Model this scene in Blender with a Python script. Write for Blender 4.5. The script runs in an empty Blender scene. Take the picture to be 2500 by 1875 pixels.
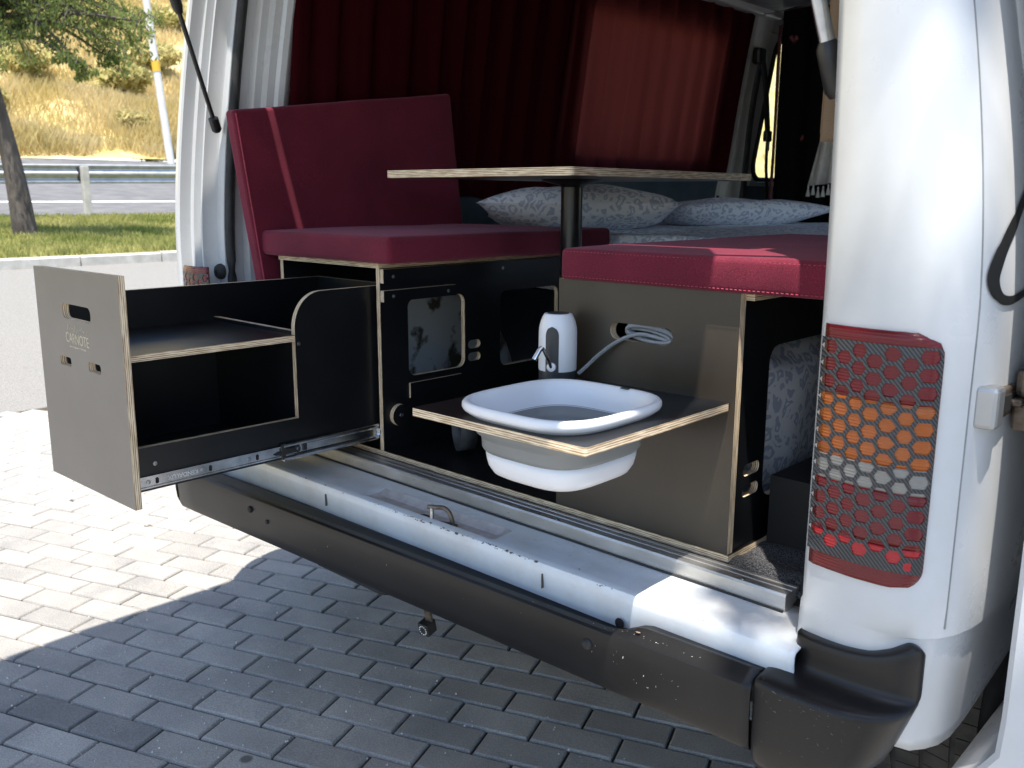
import bpy, bmesh, math, random
from mathutils import Vector, Matrix, noise
from mathutils.geometry import tessellate_polygon
from math import sin, cos, pi, radians, sqrt
rnd = random.Random(7)
SC = bpy.context.scene
COL = SC.collection

# ---------------------------------------------------------------- camera
cam_d = bpy.data.cameras.new('camera')
cam = bpy.data.objects.new('camera', cam_d); COL.objects.link(cam)
SC.camera = cam
cam_d.sensor_width = 36.0; cam_d.lens = 31.824
cam_d.clip_start = 0.05; cam_d.clip_end = 600
yaw, pitch, roll = 0.756949, 0.205641, 0.003540
fw = Vector((-sin(yaw)*cos(pitch), cos(yaw)*cos(pitch), -sin(pitch)))
rt = Vector((cos(yaw), sin(yaw), 0)); up = rt.cross(fw)
r2 = cos(roll)*rt + sin(roll)*up; u2 = -sin(roll)*rt + cos(roll)*up
CAMP = Vector((1.12841, -1.32519, 0.60782))
cam.matrix_world = Matrix(((r2.x, u2.x, -fw.x, CAMP.x), (r2.y, u2.y, -fw.y, CAMP.y), (r2.z, u2.z, -fw.z, CAMP.z), (0, 0, 0, 1)))
cam_d.dof.use_dof = True; cam_d.dof.focus_distance = 1.75; cam_d.dof.aperture_fstop = 9.0

# ---------------------------------------------------------------- sky, sun, exposure
SUNTO = Vector((0.20, -0.24, 1.0)).normalized()
w = bpy.data.worlds.new('World'); SC.world = w; w.use_nodes = True
nt = w.node_tree; bg = nt.nodes['Background']
sky = nt.nodes.new('ShaderNodeTexSky'); sky.sky_type = 'NISHITA'; sky.sun_disc = False
sky.sun_elevation = math.asin(SUNTO.z); sky.sun_rotation = math.atan2(SUNTO.x, SUNTO.y)
sky.air_density = 1.0; sky.dust_density = 0.6; sky.ozone_density = 1.2
nt.links.new(sky.outputs[0], bg.inputs[0]); bg.inputs[1].default_value = 0.118
sd = bpy.data.lights.new('sun', 'SUN'); sd.energy = 3.9; sd.angle = radians(0.53); sd.color = (1.0, 0.945, 0.86)
sun = bpy.data.objects.new('sun', sd); COL.objects.link(sun)
sun.rotation_euler = SUNTO.to_track_quat('Z', 'Y').to_euler(); sun.location = (3, -4, 9)
SC.view_settings.view_transform = 'Standard'; SC.view_settings.look = 'None'
SC.view_settings.exposure = 1.38; SC.view_settings.gamma = 1.0
SC.cycles.use_denoising = True
SC.cycles.max_bounces = 10; SC.cycles.diffuse_bounces = 5; SC.cycles.transparent_max_bounces = 12
SC.cycles.sample_clamp_indirect = 6.0

# ================================================================ materials
def newmat(name):
    m = bpy.data.materials.new(name); m.use_nodes = True
    nt = m.node_tree; b = nt.nodes['Principled BSDF']
    return m, nt, b
def N(nt, t, **kw):
    n = nt.nodes.new(t)
    for k, v in kw.items():
        if k in n.inputs: n.inputs[k].default_value = v
        else: setattr(n, k, v)
    return n
def ramp(nt, fac, stops):
    r = nt.nodes.new('ShaderNodeValToRGB')
    el = r.color_ramp.elements
    while len(el) < len(stops): el.new(0.5)
    for e, (p, c) in zip(el, stops):
        e.position = p; e.color = (c[0], c[1], c[2], 1)
    nt.links.new(fac, r.inputs[0]); return r
def coords(nt, scale=(1, 1, 1)):
    tc = nt.nodes.new('ShaderNodeTexCoord'); mp = nt.nodes.new('ShaderNodeMapping')
    mp.inputs['Scale'].default_value = scale
    nt.links.new(tc.outputs['Object'], mp.inputs[0]); return mp.outputs[0]
def bump(nt, b, h, strength=0.2, dist=0.002):
    bp = nt.nodes.new('ShaderNodeBump'); bp.inputs['Strength'].default_value = strength; bp.inputs['Distance'].default_value = dist
    nt.links.new(h, bp.inputs['Height']); nt.links.new(bp.outputs[0], b.inputs['Normal'])
def mat(name, c1, c2=None, rough=0.5, scale=8.0, detail=6, metal=0.0, bmp=0.0, bscale=None, spec=0.5, stretch=(1, 1, 1), lo=0.35, hi=0.7, rvar=0.0, bdist=0.002):
    m, nt, b = newmat(name)
    b.inputs['Roughness'].default_value = rough; b.inputs['Metallic'].default_value = metal
    b.inputs['Specular IOR Level'].default_value = spec
    v = coords(nt, stretch)
    n = N(nt, 'ShaderNodeTexNoise', Scale=scale, Detail=detail); nt.links.new(v, n.inputs['Vector'])
    r = ramp(nt, n.outputs['Fac'], [(lo, c1), (hi, c2 or c1)])
    nt.links.new(r.outputs[0], b.inputs['Base Color'])
    if rvar:
        mr = N(nt, 'ShaderNodeMapRange'); mr.inputs[1].default_value = lo; mr.inputs[2].default_value = hi
        mr.inputs[3].default_value = rough-rvar; mr.inputs[4].default_value = rough+rvar
        nt.links.new(n.outputs['Fac'], mr.inputs[0]); nt.links.new(mr.outputs[0], b.inputs['Roughness'])
    if bmp:
        n2 = N(nt, 'ShaderNodeTexNoise', Scale=bscale or scale*4, Detail=4); nt.links.new(v, n2.inputs['Vector'])
        bump(nt, b, n2.outputs['Fac'], bmp, bdist)
    return m

def ply_edge(name, axis, T, tone=1.0):
    """birch plywood edge: alternating layers across the panel thickness"""
    m, nt, b = newmat(name)
    tc = nt.nodes.new('ShaderNodeTexCoord'); sp = nt.nodes.new('ShaderNodeSeparateXYZ')
    nt.links.new(tc.outputs['Object'], sp.inputs[0])
    st = [30, 30, 30]; st['xyz'.index(axis)] = 320
    mp = nt.nodes.new('ShaderNodeMapping'); mp.inputs['Scale'].default_value = st
    nt.links.new(tc.outputs['Object'], mp.inputs[0])
    no = N(nt, 'ShaderNodeTexNoise', Scale=1.0, Detail=3); nt.links.new(mp.outputs[0], no.inputs['Vector'])
    mu = N(nt, 'ShaderNodeMath', operation='MULTIPLY'); mu.inputs[1].default_value = 3.6*2*pi/T
    nt.links.new(sp.outputs['xyz'.index(axis)], mu.inputs[0])
    si = N(nt, 'ShaderNodeMath', operation='SINE'); nt.links.new(mu.outputs[0], si.inputs[0])
    ad = N(nt, 'ShaderNodeMath', operation='MULTIPLY_ADD'); ad.inputs[1].default_value = 0.20; nt.links.new(si.outputs[0], ad.inputs[0]); nt.links.new(no.outputs['Fac'], ad.inputs[2])
    r = ramp(nt, ad.outputs[0], [(0.28, (0.24*tone, 0.15*tone, 0.085*tone)), (0.48, (0.52*tone, 0.40*tone, 0.26*tone)), (0.75, (0.72*tone, 0.60*tone, 0.43*tone))])
    nt.links.new(r.outputs[0], b.inputs['Base Color']); b.inputs['Roughness'].default_value = 0.7
    bump(nt, b, ad.outputs[0], 0.25, 0.001)
    return m
TK = 0.0132
PLY = {a: ply_edge('plywood_edge_'+a, a, TK, 1.2) for a in 'xyz'}

def film(name, base, base2, rough, axis):
    """phenolic film face: dark, satin, faint wipe marks and scratches"""
    m, nt, b = newmat(name)
    v = coords(nt)
    n1 = N(nt, 'ShaderNodeTexNoise', Scale=5.0, Detail=6); nt.links.new(v, n1.inputs['Vector'])
    r = ramp(nt, n1.outputs['Fac'], [(0.35, base), (0.7, base2)])
    nt.links.new(r.outputs[0], b.inputs['Base Color'])
    st = {'x': (60, 60, 900), 'y': (60, 60, 900), 'z': (60, 900, 60)}[axis]
    v2 = coords(nt, st)
    n2 = N(nt, 'ShaderNodeTexNoise', Scale=1.0, Detail=3); nt.links.new(v2, n2.inputs['Vector'])
    mr = N(nt, 'ShaderNodeMapRange'); mr.inputs[3].default_value = rough-0.07; mr.inputs[4].default_value = rough+0.12
    nt.links.new(n1.outputs['Fac'], mr.inputs[0]); nt.links.new(mr.outputs[0], b.inputs['Roughness'])
    bump(nt, b, n2.outputs['Fac'], 0.06, 0.0006)
    return m
FILM = {a: film('film_face_'+a, (0.034, 0.026, 0.018), (0.054, 0.043, 0.030), 0.32, a) for a in 'xyz'}
FILMB = {a: film('film_face_black_'+a, (0.0045, 0.0050, 0.0062), (0.008, 0.0085, 0.010), 0.30, a) for a in 'xyz'}
FILMG = film('film_face_grey', (0.17, 0.145, 0.12), (0.22, 0.19, 0.16), 0.42, 'y')

def paint(name, col=(0.80, 0.81, 0.82), dirt=(0.62, 0.58, 0.53), rough=0.22, chips=True):
    m, nt, b = newmat(name)
    v = coords(nt)
    n1 = N(nt, 'ShaderNodeTexNoise', Scale=6.0, Detail=9, Roughness=0.7); nt.links.new(v, n1.inputs['Vector'])
    r = ramp(nt, n1.outputs['Fac'], [(0.40, col), (0.82, dirt)])
    last = r.outputs[0]
    if chips:
        n2 = N(nt, 'ShaderNodeTexNoise', Scale=46.0, Detail=6, Roughness=0.75); nt.links.new(v, n2.inputs['Vector'])
        r2_ = ramp(nt, n2.outputs['Fac'], [(0.70, (0, 0, 0)), (0.725, (1, 1, 1))])
        mx = nt.nodes.new('ShaderNodeMixRGB'); nt.links.new(r2_.outputs[0], mx.inputs[0]); nt.links.new(last, mx.inputs[1]); mx.inputs[2].default_value = (0.06, 0.055, 0.05, 1)
        last = mx.outputs[0]
    nt.links.new(last, b.inputs['Base Color'])
    mr = N(nt, 'ShaderNodeMapRange'); mr.inputs[3].default_value = rough-0.08; mr.inputs[4].default_value = rough+0.25
    nt.links.new(n1.outputs['Fac'], mr.inputs[0]); nt.links.new(mr.outputs[0], b.inputs['Roughness'])
    b.inputs['Coat Weight'].default_value = 0.35; b.inputs['Coat Roughness'].default_value = 0.12
    return m
M = {}
M['paint'] = paint('white_paint', (0.56, 0.57, 0.58), (0.51, 0.51, 0.50), 0.22, False)
M['sillpaint'] = paint('worn_white_paint', (0.66, 0.70, 0.74), (0.50, 0.47, 0.43), 0.34, True)
M['inpaint'] = paint('inner_white_paint', (0.66, 0.65, 0.62), (0.50, 0.48, 0.44), 0.4, False)
M['alu'] = mat('aluminium', (0.50, 0.48, 0.44), (0.72, 0.70, 0.67), 0.42, 20, metal=0.85, bmp=0.15, bscale=150, stretch=(0.4, 1, 1))
M['zinc'] = mat('zinc_plated_steel', (0.45, 0.48, 0.52), (0.70, 0.73, 0.76), 0.24, 30, metal=1.0)
M['chrome'] = mat('chrome', (0.75, 0.75, 0.75), (0.8, 0.8, 0.8), 0.10, 3, metal=1.0)
M['screw'] = mat('screw_steel', (0.35, 0.36, 0.36), (0.6, 0.6, 0.6), 0.3, 200, metal=1.0)
M['blackmetal'] = mat('black_metal', (0.010, 0.010, 0.011), (0.018, 0.018, 0.018), 0.28, 20)
M['blackplastic'] = mat('black_plastic', (0.011, 0.011, 0.012), (0.02, 0.02, 0.02), 0.42, 30, bmp=0.1, bscale=500)
M['rubber'] = mat('rubber', (0.012, 0.013, 0.014), (0.03, 0.03, 0.03), 0.65, 25)
M['tyre'] = mat('tyre_rubber', (0.022, 0.021, 0.020), (0.05, 0.047, 0.043), 0.75, 25, bmp=0.2, bscale=300)
M['steelrust'] = mat('worn_steel', (0.20, 0.17, 0.14), (0.10, 0.07, 0.05), 0.5, 60, metal=0.7, bmp=0.2)
M['carpet'] = mat('grey_carpet', (0.012, 0.013, 0.016), (0.16, 0.16, 0.17), 0.95, 420, detail=3, bmp=1.0, bscale=500, lo=0.42, hi=0.72, bdist=0.004)
M['whiteplastic'] = mat('white_plastic', (0.78, 0.78, 0.80), (0.80, 0.80, 0.82), 0.32, 4)
M['silicone'] = mat('grey_silicone', (0.20, 0.205, 0.20), (0.25, 0.255, 0.25), 0.42, 6)
M['darkgrey'] = mat('dark_grey_plastic', (0.030, 0.032, 0.036), (0.04, 0.042, 0.046), 0.38, 10)
M['trimgrey'] = mat('grey_trim', (0.20, 0.21, 0.21), (0.26, 0.27, 0.27), 0.55, 15)
M['trimteal'] = mat('dark_blue_trim', (0.05, 0.08, 0.10), (0.07, 0.10, 0.13), 0.6, 12)
M['redlens_in'] = mat('reflector', (0.5, 0.5, 0.5), (0.7, 0.7, 0.7), 0.3, 60, metal=0.6)
M['decal'] = mat('black_decal', (0.012, 0.012, 0.012), (0.02, 0.02, 0.02), 0.35, 20)
M['logo'] = mat('laser_engraved_birch', (0.50, 0.43, 0.30), (0.62, 0.55, 0.40), 0.7, 300)
M['dark'] = mat('dark_void', (0.006, 0.006, 0.006), (0.008, 0.008, 0.008), 0.8, 10)
M['towel'] = mat('white_towel', (0.60, 0.57, 0.53), (0.72, 0.69, 0.64), 0.9, 60, bmp=0.5, bscale=300)

def bumper_mat():
    m, nt, b = newmat('bumper_plastic')
    v = coords(nt)
    n1 = N(nt, 'ShaderNodeTexNoise', Scale=4.0, Detail=8); nt.links.new(v, n1.inputs['Vector'])
    r = ramp(nt, n1.outputs['Fac'], [(0.3, (0.005, 0.005, 0.0055)), (0.75, (0.013, 0.012, 0.012))])
    v2 = coords(nt, (14, 14, 60))
    n2 = N(nt, 'ShaderNodeTexNoise', Scale=6.0, Detail=9, Roughness=0.8); nt.links.new(v2, n2.inputs['Vector'])
    r2_ = ramp(nt, n2.outputs['Fac'], [(0.655, (0, 0, 0)), (0.72, (1, 1, 1))])
    mx = nt.nodes.new('ShaderNodeMixRGB'); nt.links.new(r2_.outputs[0], mx.inputs[0]); nt.links.new(r.outputs[0], mx.inputs[1]); mx.inputs[2].default_value = (0.22, 0.21, 0.20, 1)
    nt.links.new(mx.outputs[0], b.inputs['Base Color'])
    b.inputs['Roughness'].default_value = 0.36; b.inputs['Specular IOR Level'].default_value = 0.36
    n3 = N(nt, 'ShaderNodeTexNoise', Scale=420.0, Detail=2); nt.links.new(v, n3.inputs['Vector'])
    bump(nt, b, n3.outputs['Fac'], 0.12, 0.0012)
    return m
M['bumper'] = bumper_mat()

def fabric(name, c1, c2, wscale=900, rough=0.9, bmp=0.5):
    m, nt, b = newmat(name)
    v = coords(nt)
    n1 = N(nt, 'ShaderNodeTexNoise', Scale=7.0, Detail=4); nt.links.new(v, n1.inputs['Vector'])
    n2 = N(nt, 'ShaderNodeTexNoise', Scale=wscale, Detail=2); nt.links.new(v, n2.inputs['Vector'])
    ad = N(nt, 'ShaderNodeMath', operation='MULTIPLY_ADD'); ad.inputs[1].default_value = 0.35; nt.links.new(n1.outputs['Fac'], ad.inputs[0]); nt.links.new(n2.outputs['Fac'], ad.inputs[2])
    r = ramp(nt, ad.outputs[0], [(0.5, c1), (0.9, c2)])
    nt.links.new(r.outputs[0], b.inputs['Base Color']); b.inputs['Roughness'].default_value = rough
    b.inputs['Specular IOR Level'].default_value = 0.25
    b.inputs['Sheen Weight'].default_value = 0.25; b.inputs['Sheen Tint'].default_value = (0.9, 0.4, 0.5, 1)
    bump(nt, b, n2.outputs['Fac'], bmp, 0.0012)
    return m
M['maroon'] = fabric('maroon_fabric', (0.062, 0.0038, 0.013), (0.215, 0.019, 0.042))
M['thread'] = mat('thread', (0.30, 0.03, 0.06), (0.4, 0.06, 0.09), 0.8, 300)

def curtain_mat(name, dif, tra, fac):
    m, nt, b = newmat(name); nt.nodes.remove(b)
    out = nt.nodes['Material Output']
    v = coords(nt, (1, 1, 1))
    n2 = N(nt, 'ShaderNodeTexNoise', Scale=600, Detail=2); nt.links.new(v, n2.inputs['Vector'])
    r = ramp(nt, n2.outputs['Fac'], [(0.3, tuple(x*0.75 for x in dif)), (0.7, dif)])
    d = nt.nodes.new('ShaderNodeBsdfDiffuse'); t = nt.nodes.new('ShaderNodeBsdfTranslucent'); mx = nt.nodes.new('ShaderNodeMixShader')
    nt.links.new(r.outputs[0], d.inputs[0]); t.inputs[0].default_value = (*tra, 1); mx.inputs[0].default_value = fac
    nt.links.new(d.outputs[0], mx.inputs[1]); nt.links.new(t.outputs[0], mx.inputs[2]); nt.links.new(mx.outputs[0], out.inputs[0])
    return m
M['curtain'] = curtain_mat('wine_curtain', (0.065, 0.007, 0.012), (0.155, 0.034, 0.032), 0.5)
M['tancurtain'] = curtain_mat('tan_curtain', (0.30, 0.22, 0.15), (0.30, 0.22, 0.15), 0.3)

def floral(name, base, fig, scale=24):
    m, nt, b = newmat(name)
    v = coords(nt)
    n0 = N(nt, 'ShaderNodeTexNoise', Scale=scale*0.8, Detail=2)
    nt.links.new(v, n0.inputs['Vector'])
    mxv = nt.nodes.new('ShaderNodeMixRGB'); mxv.inputs[0].default_value = 0.06; nt.links.new(v, mxv.inputs[1]); nt.links.new(n0.outputs['Color'], mxv.inputs[2])
    vo = N(nt, 'ShaderNodeTexVoronoi', Scale=scale); vo.feature = 'DISTANCE_TO_EDGE'; nt.links.new(mxv.outputs[0], vo.inputs['Vector'])
    r = ramp(nt, vo.outputs['Distance'], [(0.12, base), (0.17, fig), (0.30, fig), (0.36, base)])
    nt.links.new(r.outputs[0], b.inputs['Base Color']); b.inputs['Roughness'].default_value = 0.85
    n2 = N(nt, 'ShaderNodeTexNoise', Scale=14, Detail=3); nt.links.new(v, n2.inputs['Vector'])
    bump(nt, b, n2.outputs['Fac'], 0.25, 0.01)
    return m
M['floral'] = floral('floral_cotton', (0.86, 0.88, 0.92), (0.50, 0.55, 0.66), 30)

def blackfloral():
    m, nt, b = newmat('black_floral_curtain')
    v = coords(nt, (1, 0.2, 1))
    vo = N(nt, 'ShaderNodeTexVoronoi', Scale=5.5, Randomness=1.0); nt.links.new(v, vo.inputs['Vector'])
    n = N(nt, 'ShaderNodeTexNoise', Scale=40, Detail=4); nt.links.new(v, n.inputs['Vector'])
    ad = N(nt, 'ShaderNodeMath', operation='MULTIPLY_ADD'); ad.inputs[1].default_value = 0.25; nt.links.new(n.outputs['Fac'], ad.inputs[0]); nt.links.new(vo.outputs['Distance'], ad.inputs[2])
    r = ramp(nt, ad.outputs[0], [(0.22, (0.30, 0.10, 0.11)), (0.27, (0.006, 0.006, 0.007))])
    nt.links.new(r.outputs[0], b.inputs['Base Color']); b.inputs['Roughness'].default_value = 0.95; b.inputs['Specular IOR Level'].default_value = 0.1
    return m
M['partition'] = blackfloral()

def lens(name, col, alpha_tr=0.55):
    m, nt, b = newmat(name)
    b.inputs['Base Color'].default_value = (*col, 1); b.inputs['Roughness'].default_value = 0.25; b.inputs['Specular IOR Level'].default_value = 0.35
    b.inputs['Transmission Weight'].default_value = alpha_tr; b.inputs['IOR'].default_value = 1.45
    b.inputs['Coat Weight'].default_value = 0.35; b.inputs['Coat Roughness'].default_value = 0.04
    v = coords(nt, (1, 1, 1))
    wv = N(nt, 'ShaderNodeTexWave', Scale=70.0, Distortion=0.3); wv.bands_direction = 'Z'; nt.links.new(v, wv.inputs['Vector'])
    bump(nt, b, wv.outputs['Fac'], 0.4, 0.002)
    return m
M['lred'] = lens('red_lens', (0.125, 0.005, 0.007), 0.0)
M['lred2'] = lens('bright_red_lens', (0.36, 0.01, 0.014), 0.0)
M['lamber'] = lens('amber_lens', (0.34, 0.085, 0.012), 0.0)
M['lclear'] = lens('clear_lens', (0.22, 0.21, 0.19), 0.0)

def carbon():
    m, nt, b = newmat('carbon_film')
    v = coords(nt)
    wv = N(nt, 'ShaderNodeTexWave', Scale=95.0, Distortion=0.0); wv.bands_direction = 'DIAGONAL'; nt.links.new(v, wv.inputs['Vector'])
    r = ramp(nt, wv.outputs['Fac'], [(0.35, (0.022, 0.023, 0.027)), (0.7, (0.060, 0.063, 0.070))])
    nt.links.new(r.outputs[0], b.inputs['Base Color']); b.inputs['Roughness'].default_value = 0.26; b.inputs['Metallic'].default_value = 0.2
    bump(nt, b, wv.outputs['Fac'], 0.35, 0.0008)
    return m
M['carbon'] = carbon()

def glass(name, tint=(0.93, 0.97, 0.95)):
    m, nt, b = newmat(name); nt.nodes.remove(b); out = nt.nodes['Material Output']
    t = nt.nodes.new('ShaderNodeBsdfTransparent'); t.inputs[0].default_value = (*tint, 1)
    g = nt.nodes.new('ShaderNodeBsdfGlossy'); g.inputs['Roughness'].default_value = 0.02
    mx = nt.nodes.new('ShaderNodeMixShader'); mx.inputs[0].default_value = 0.05; nt.links.new(t.outputs[0], mx.inputs[1]); nt.links.new(g.outputs[0], mx.inputs[2]); nt.links.new(mx.outputs[0], out.inputs[0])
    return m
M['glass'] = glass('window_glass')
def tubemat():
    m, nt, b = newmat('clear_tube')
    b.inputs['Base Color'].default_value = (0.50, 0.52, 0.54, 1); b.inputs['Roughness'].default_value = 0.15
    b.inputs['Transmission Weight'].default_value = 0.6; b.inputs['IOR'].default_value = 1.4
    return m
M['tube'] = tubemat()

def paver_mat(name, tone):
    m, nt, b = newmat(name)
    tc = nt.nodes.new('ShaderNodeTexCoord'); oi = nt.nodes.new('ShaderNodeObjectInfo')
    geo = nt.nodes.new('ShaderNodeNewGeometry')
    n1 = N(nt, 'ShaderNodeTexNoise', Scale=260.0, Detail=4, Roughness=0.7); nt.links.new(geo.outputs['Position'], n1.inputs['Vector'])
    n2 = N(nt, 'ShaderNodeTexNoise', Scale=7.0, Detail=5); nt.links.new(geo.outputs['Position'], n2.inputs['Vector'])
    r = ramp(nt, n1.outputs['Fac'], [(0.30, tuple(x*0.62 for x in tone)), (0.55, tone), (0.80, tuple(min(1, x*1.5) for x in tone))])
    r2_ = ramp(nt, n2.outputs['Fac'], [(0.3, (0.78, 0.78, 0.78)), (0.7, (1.12, 1.10, 1.06))])
    mu = nt.nodes.new('ShaderNodeMixRGB'); mu.blend_type = 'MULTIPLY'; mu.inputs[0].default_value = 1
    nt.links.new(r.outputs[0], mu.inputs[1]); nt.links.new(r2_.outputs[0], mu.inputs[2])
    # each paver a little different
    mr = N(nt, 'ShaderNodeMapRange'); mr.inputs[3].default_value = 0.84; mr.inputs[4].default_value = 1.12
    nt.links.new(oi.outputs['Random'], mr.inputs[0])
    mu2 = nt.nodes.new('ShaderNodeMixRGB'); mu2.blend_type = 'MULTIPLY'; mu2.inputs[0].default_value = 1
    nt.links.new(mu.outputs[0], mu2.inputs[1]); nt.links.new(mr.outputs[0], mu2.inputs[2])
    # dark gum and oil spots
    vo = N(nt, 'ShaderNodeTexVoronoi', Scale=3.1); nt.links.new(geo.outputs['Position'], vo.inputs['Vector'])
    r3 = ramp(nt, vo.outputs['Distance'], [(0.035, (0.30, 0.30, 0.30)), (0.055, (1, 1, 1))])
    mu3 = nt.nodes.new('ShaderNodeMixRGB'); mu3.blend_type = 'MULTIPLY'; mu3.inputs[0].default_value = 1
    nt.links.new(mu2.outputs[0], mu3.inputs[1]); nt.links.new(r3.outputs[0], mu3.inputs[2])
    nt.links.new(mu3.outputs[0], b.inputs['Base Color']); b.inputs['Roughness'].default_value = 0.85
    bump(nt, b, n1.outputs['Fac'], 0.6, 0.002)
    return m
M['paver'] = paver_mat('concrete_paver', (0.345, 0.33, 0.31))
M['paverdark'] = paver_mat('dark_concrete_paver', (0.20, 0.197, 0.192))
M['joint'] = mat('joint_sand', (0.035, 0.028, 0.020), (0.10, 0.08, 0.055), 0.95, 120, bmp=0.6, bscale=400)

# ================================================================ builders
def wloc(p):
    L = p.location.copy()
    if p.parent is not None: L += p.matrix_parent_inverse.translation+wloc(p.parent)
    return L
def link(o, parent=None):
    COL.objects.link(o)
    if parent is not None:
        o.parent = parent
        o.matrix_parent_inverse = Matrix.Translation(-wloc(parent))
    return o
def tag(o, label=None, cat=None, group=None, kind=None):
    if label: o['label'] = label
    if cat: o['category'] = cat
    if group: o['group'] = group
    if kind: o['kind'] = kind
    return o
def thing(name, loc, label, cat, group=None):
    e = bpy.data.objects.new(name, None); e.location = loc; e.empty_display_size = 0.1
    COL.objects.link(e); return tag(e, label, cat, group)
def mobj(name, verts, faces, mats, parent=None, smooth=False, fm=None, recalc=True):
    me = bpy.data.meshes.new(name); me.from_pydata([tuple(v) for v in verts], [], faces)
    if not isinstance(mats, (list, tuple)): mats = [mats]
    for m_ in mats: me.materials.append(m_)
    if fm:
        for p, i in zip(me.polygons, fm): p.material_index = i
    if recalc:
        bm = bmesh.new(); bm.from_mesh(me); bmesh.ops.recalc_face_normals(bm, faces=bm.faces); bm.to_mesh(me); bm.free()
    if smooth:
        for p in me.polygons: p.use_smooth = True
    o = bpy.data.objects.new(name, me); return link(o, parent)
def sharp(o, ang=35):
    me = o.data
    for p in me.polygons: p.use_smooth = True
    me.set_sharp_from_angle(angle=radians(ang)); return o
def bevel(o, wd, seg=2, ang=40):
    md = o.modifiers.new('bevel', 'BEVEL'); md.width = wd; md.segments = seg; md.limit_method = 'ANGLE'; md.angle_limit = radians(ang); return o
def solid(o, t, off=-1):
    md = o.modifiers.new('solid', 'SOLIDIFY'); md.thickness = t; md.offset = off; return o
def rrect(u0, v0, u1, v1, r, n=5):
    P = []
    for cx, cy, a0 in ((u1-r, v0+r, -90), (u1-r, v1-r, 0), (u0+r, v1-r, 90), (u0+r, v0+r, 180)):
        for i in range(n+1):
            a = radians(a0+90*i/n); P.append((cx+r*cos(a), cy+r*sin(a)))
    return P
def rect(u0, v0, u1, v1): return [(u0, v0), (u1, v0), (u1, v1), (u0, v1)]
MAP = {'x': lambda u, v, w: (w, u, v), 'y': lambda u, v, w: (u, w, v), 'z': lambda u, v, w: (u, v, w)}
def prism(name, axis, outer, holes, w0, w1, fmat, emat, parent=None, xf=None):
    loops = [outer]+list(holes); f = MAP[axis]
    tris = tessellate_polygon([[Vector((u, v, 0)) for u, v in l] for l in loops])
    flat = [p for l in loops for p in l]; n = len(flat)
    V = [f(u, v, w0) for u, v in flat]+[f(u, v, w1) for u, v in flat]
    F = [tuple(t) for t in tris]+[tuple(i+n for i in reversed(t)) for t in tris]; fm = [0]*len(F)
    k = 0
    for l in loops:
        m_ = len(l)
        for i in range(m_):
            a, b = k+i, k+(i+1) % m_
            F.append((a, b, b+n, a+n)); fm.append(1)
        k += m_
    if xf: V = [xf(*v) for v in V]
    return mobj(name, V, F, [fmat, emat], parent, fm=fm)
def panel(name, axis, r, w0, w1, holes=(), black=True, parent=None, outer=None, fmat=None):
    fm_ = fmat or (FILMB if black else FILM)[axis]
    return prism(name, axis, outer or rect(*r), holes, w0, w1, fm_, PLY[axis], parent)
def box(name, a, b, m_, parent=None, bv=0, xf=None):
    (x0, y0, z0), (x1, y1, z1) = a, b
    V = [(x, y, z) for x in (x0, x1) for y in (y0, y1) for z in (z0, z1)]
    if xf: V = [xf(*v) for v in V]
    F = [(0, 1, 3, 2), (4, 6, 7, 5), (0, 4, 5, 1), (2, 3, 7, 6), (0, 2, 6, 4), (1, 5, 7, 3)]
    o = mobj(name, V, F, m_, parent)
    if bv: bevel(o, bv)
    return o
def face_to(o, pt, dirn):
    """make the open sheet's normals agree with dirn at the face nearest pt"""
    me = o.data; p = min(me.polygons, key=lambda f: (f.center-Vector(pt)).length)
    if p.normal.dot(Vector(dirn)) < 0:
        me.flip_normals()
    return o
def loft(name, rows, m_, parent=None, closed=False, cap=False, smooth=True, ang=None):
    R, C_ = len(rows), len(rows[0]); V = [p for r in rows for p in r]; F = []
    for i in range(R-1):
        for j in range(C_ if closed else C_-1):
            j2 = (j+1) % C_
            F.append((i*C_+j, i*C_+j2, (i+1)*C_+j2, (i+1)*C_+j))
    if cap:
        F.append(tuple(range(C_))); F.append(tuple((R-1)*C_+j for j in range(C_)))
    o = mobj(name, V, F, m_, parent, smooth=smooth)
    if ang: sharp(o, ang)
    return o
def tube(name, pts, r, m_, parent=None, n=10, cap=True):
    pts = [Vector(p) for p in pts]; rows = []
    rr = r if isinstance(r, (list, tuple)) else [r]*len(pts)
    up_ = Vector((0, 0, 1))
    for i, p in enumerate(pts):
        t = (pts[min(i+1, len(pts)-1)]-pts[max(i-1, 0)]).normalized()
        a = t.cross(up_)
        if a.length < 1e-3: a = t.cross(Vector((0, 1, 0)))
        a.normalize(); b_ = a.cross(t)
        rows.append([p+rr[i]*(cos(2*pi*k/n)*a+sin(2*pi*k/n)*b_) for k in range(n)])
    o = loft(name, rows, m_, parent, closed=True, cap=cap); sharp(o, 50); return o
def lathe(name, prof, m_, parent=None, n=32, loc=(0, 0, 0), axis='z'):
    rows = []
    for r, h in prof:
        row = []
        for k in range(n):
            a = 2*pi*k/n; p = (r*cos(a), r*sin(a), h)
            if axis == 'y': p = (p[0], p[2], p[1])
            if axis == 'x': p = (p[2], p[0], p[1])
            row.append(tuple(p[i]+loc[i] for i in range(3)))
        rows.append(row)
    o = loft(name, rows, m_, parent, closed=True, cap=True); sharp(o, 32); return o
def spline(pts, n=8):
    P = [Vector(p) for p in pts]; out = []
    for i in range(len(P)-1):
        p0, p1, p2, p3 = P[max(i-1, 0)], P[i], P[i+1], P[min(i+2, len(P)-1)]
        for k in range(n):
            t = k/n
            out.append(0.5*((2*p1)+(-p0+p2)*t+(2*p0-5*p1+4*p2-p3)*t*t+(-p0+3*p1-3*p2+p3)*t**3))
    out.append(P[-1]); return out
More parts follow.
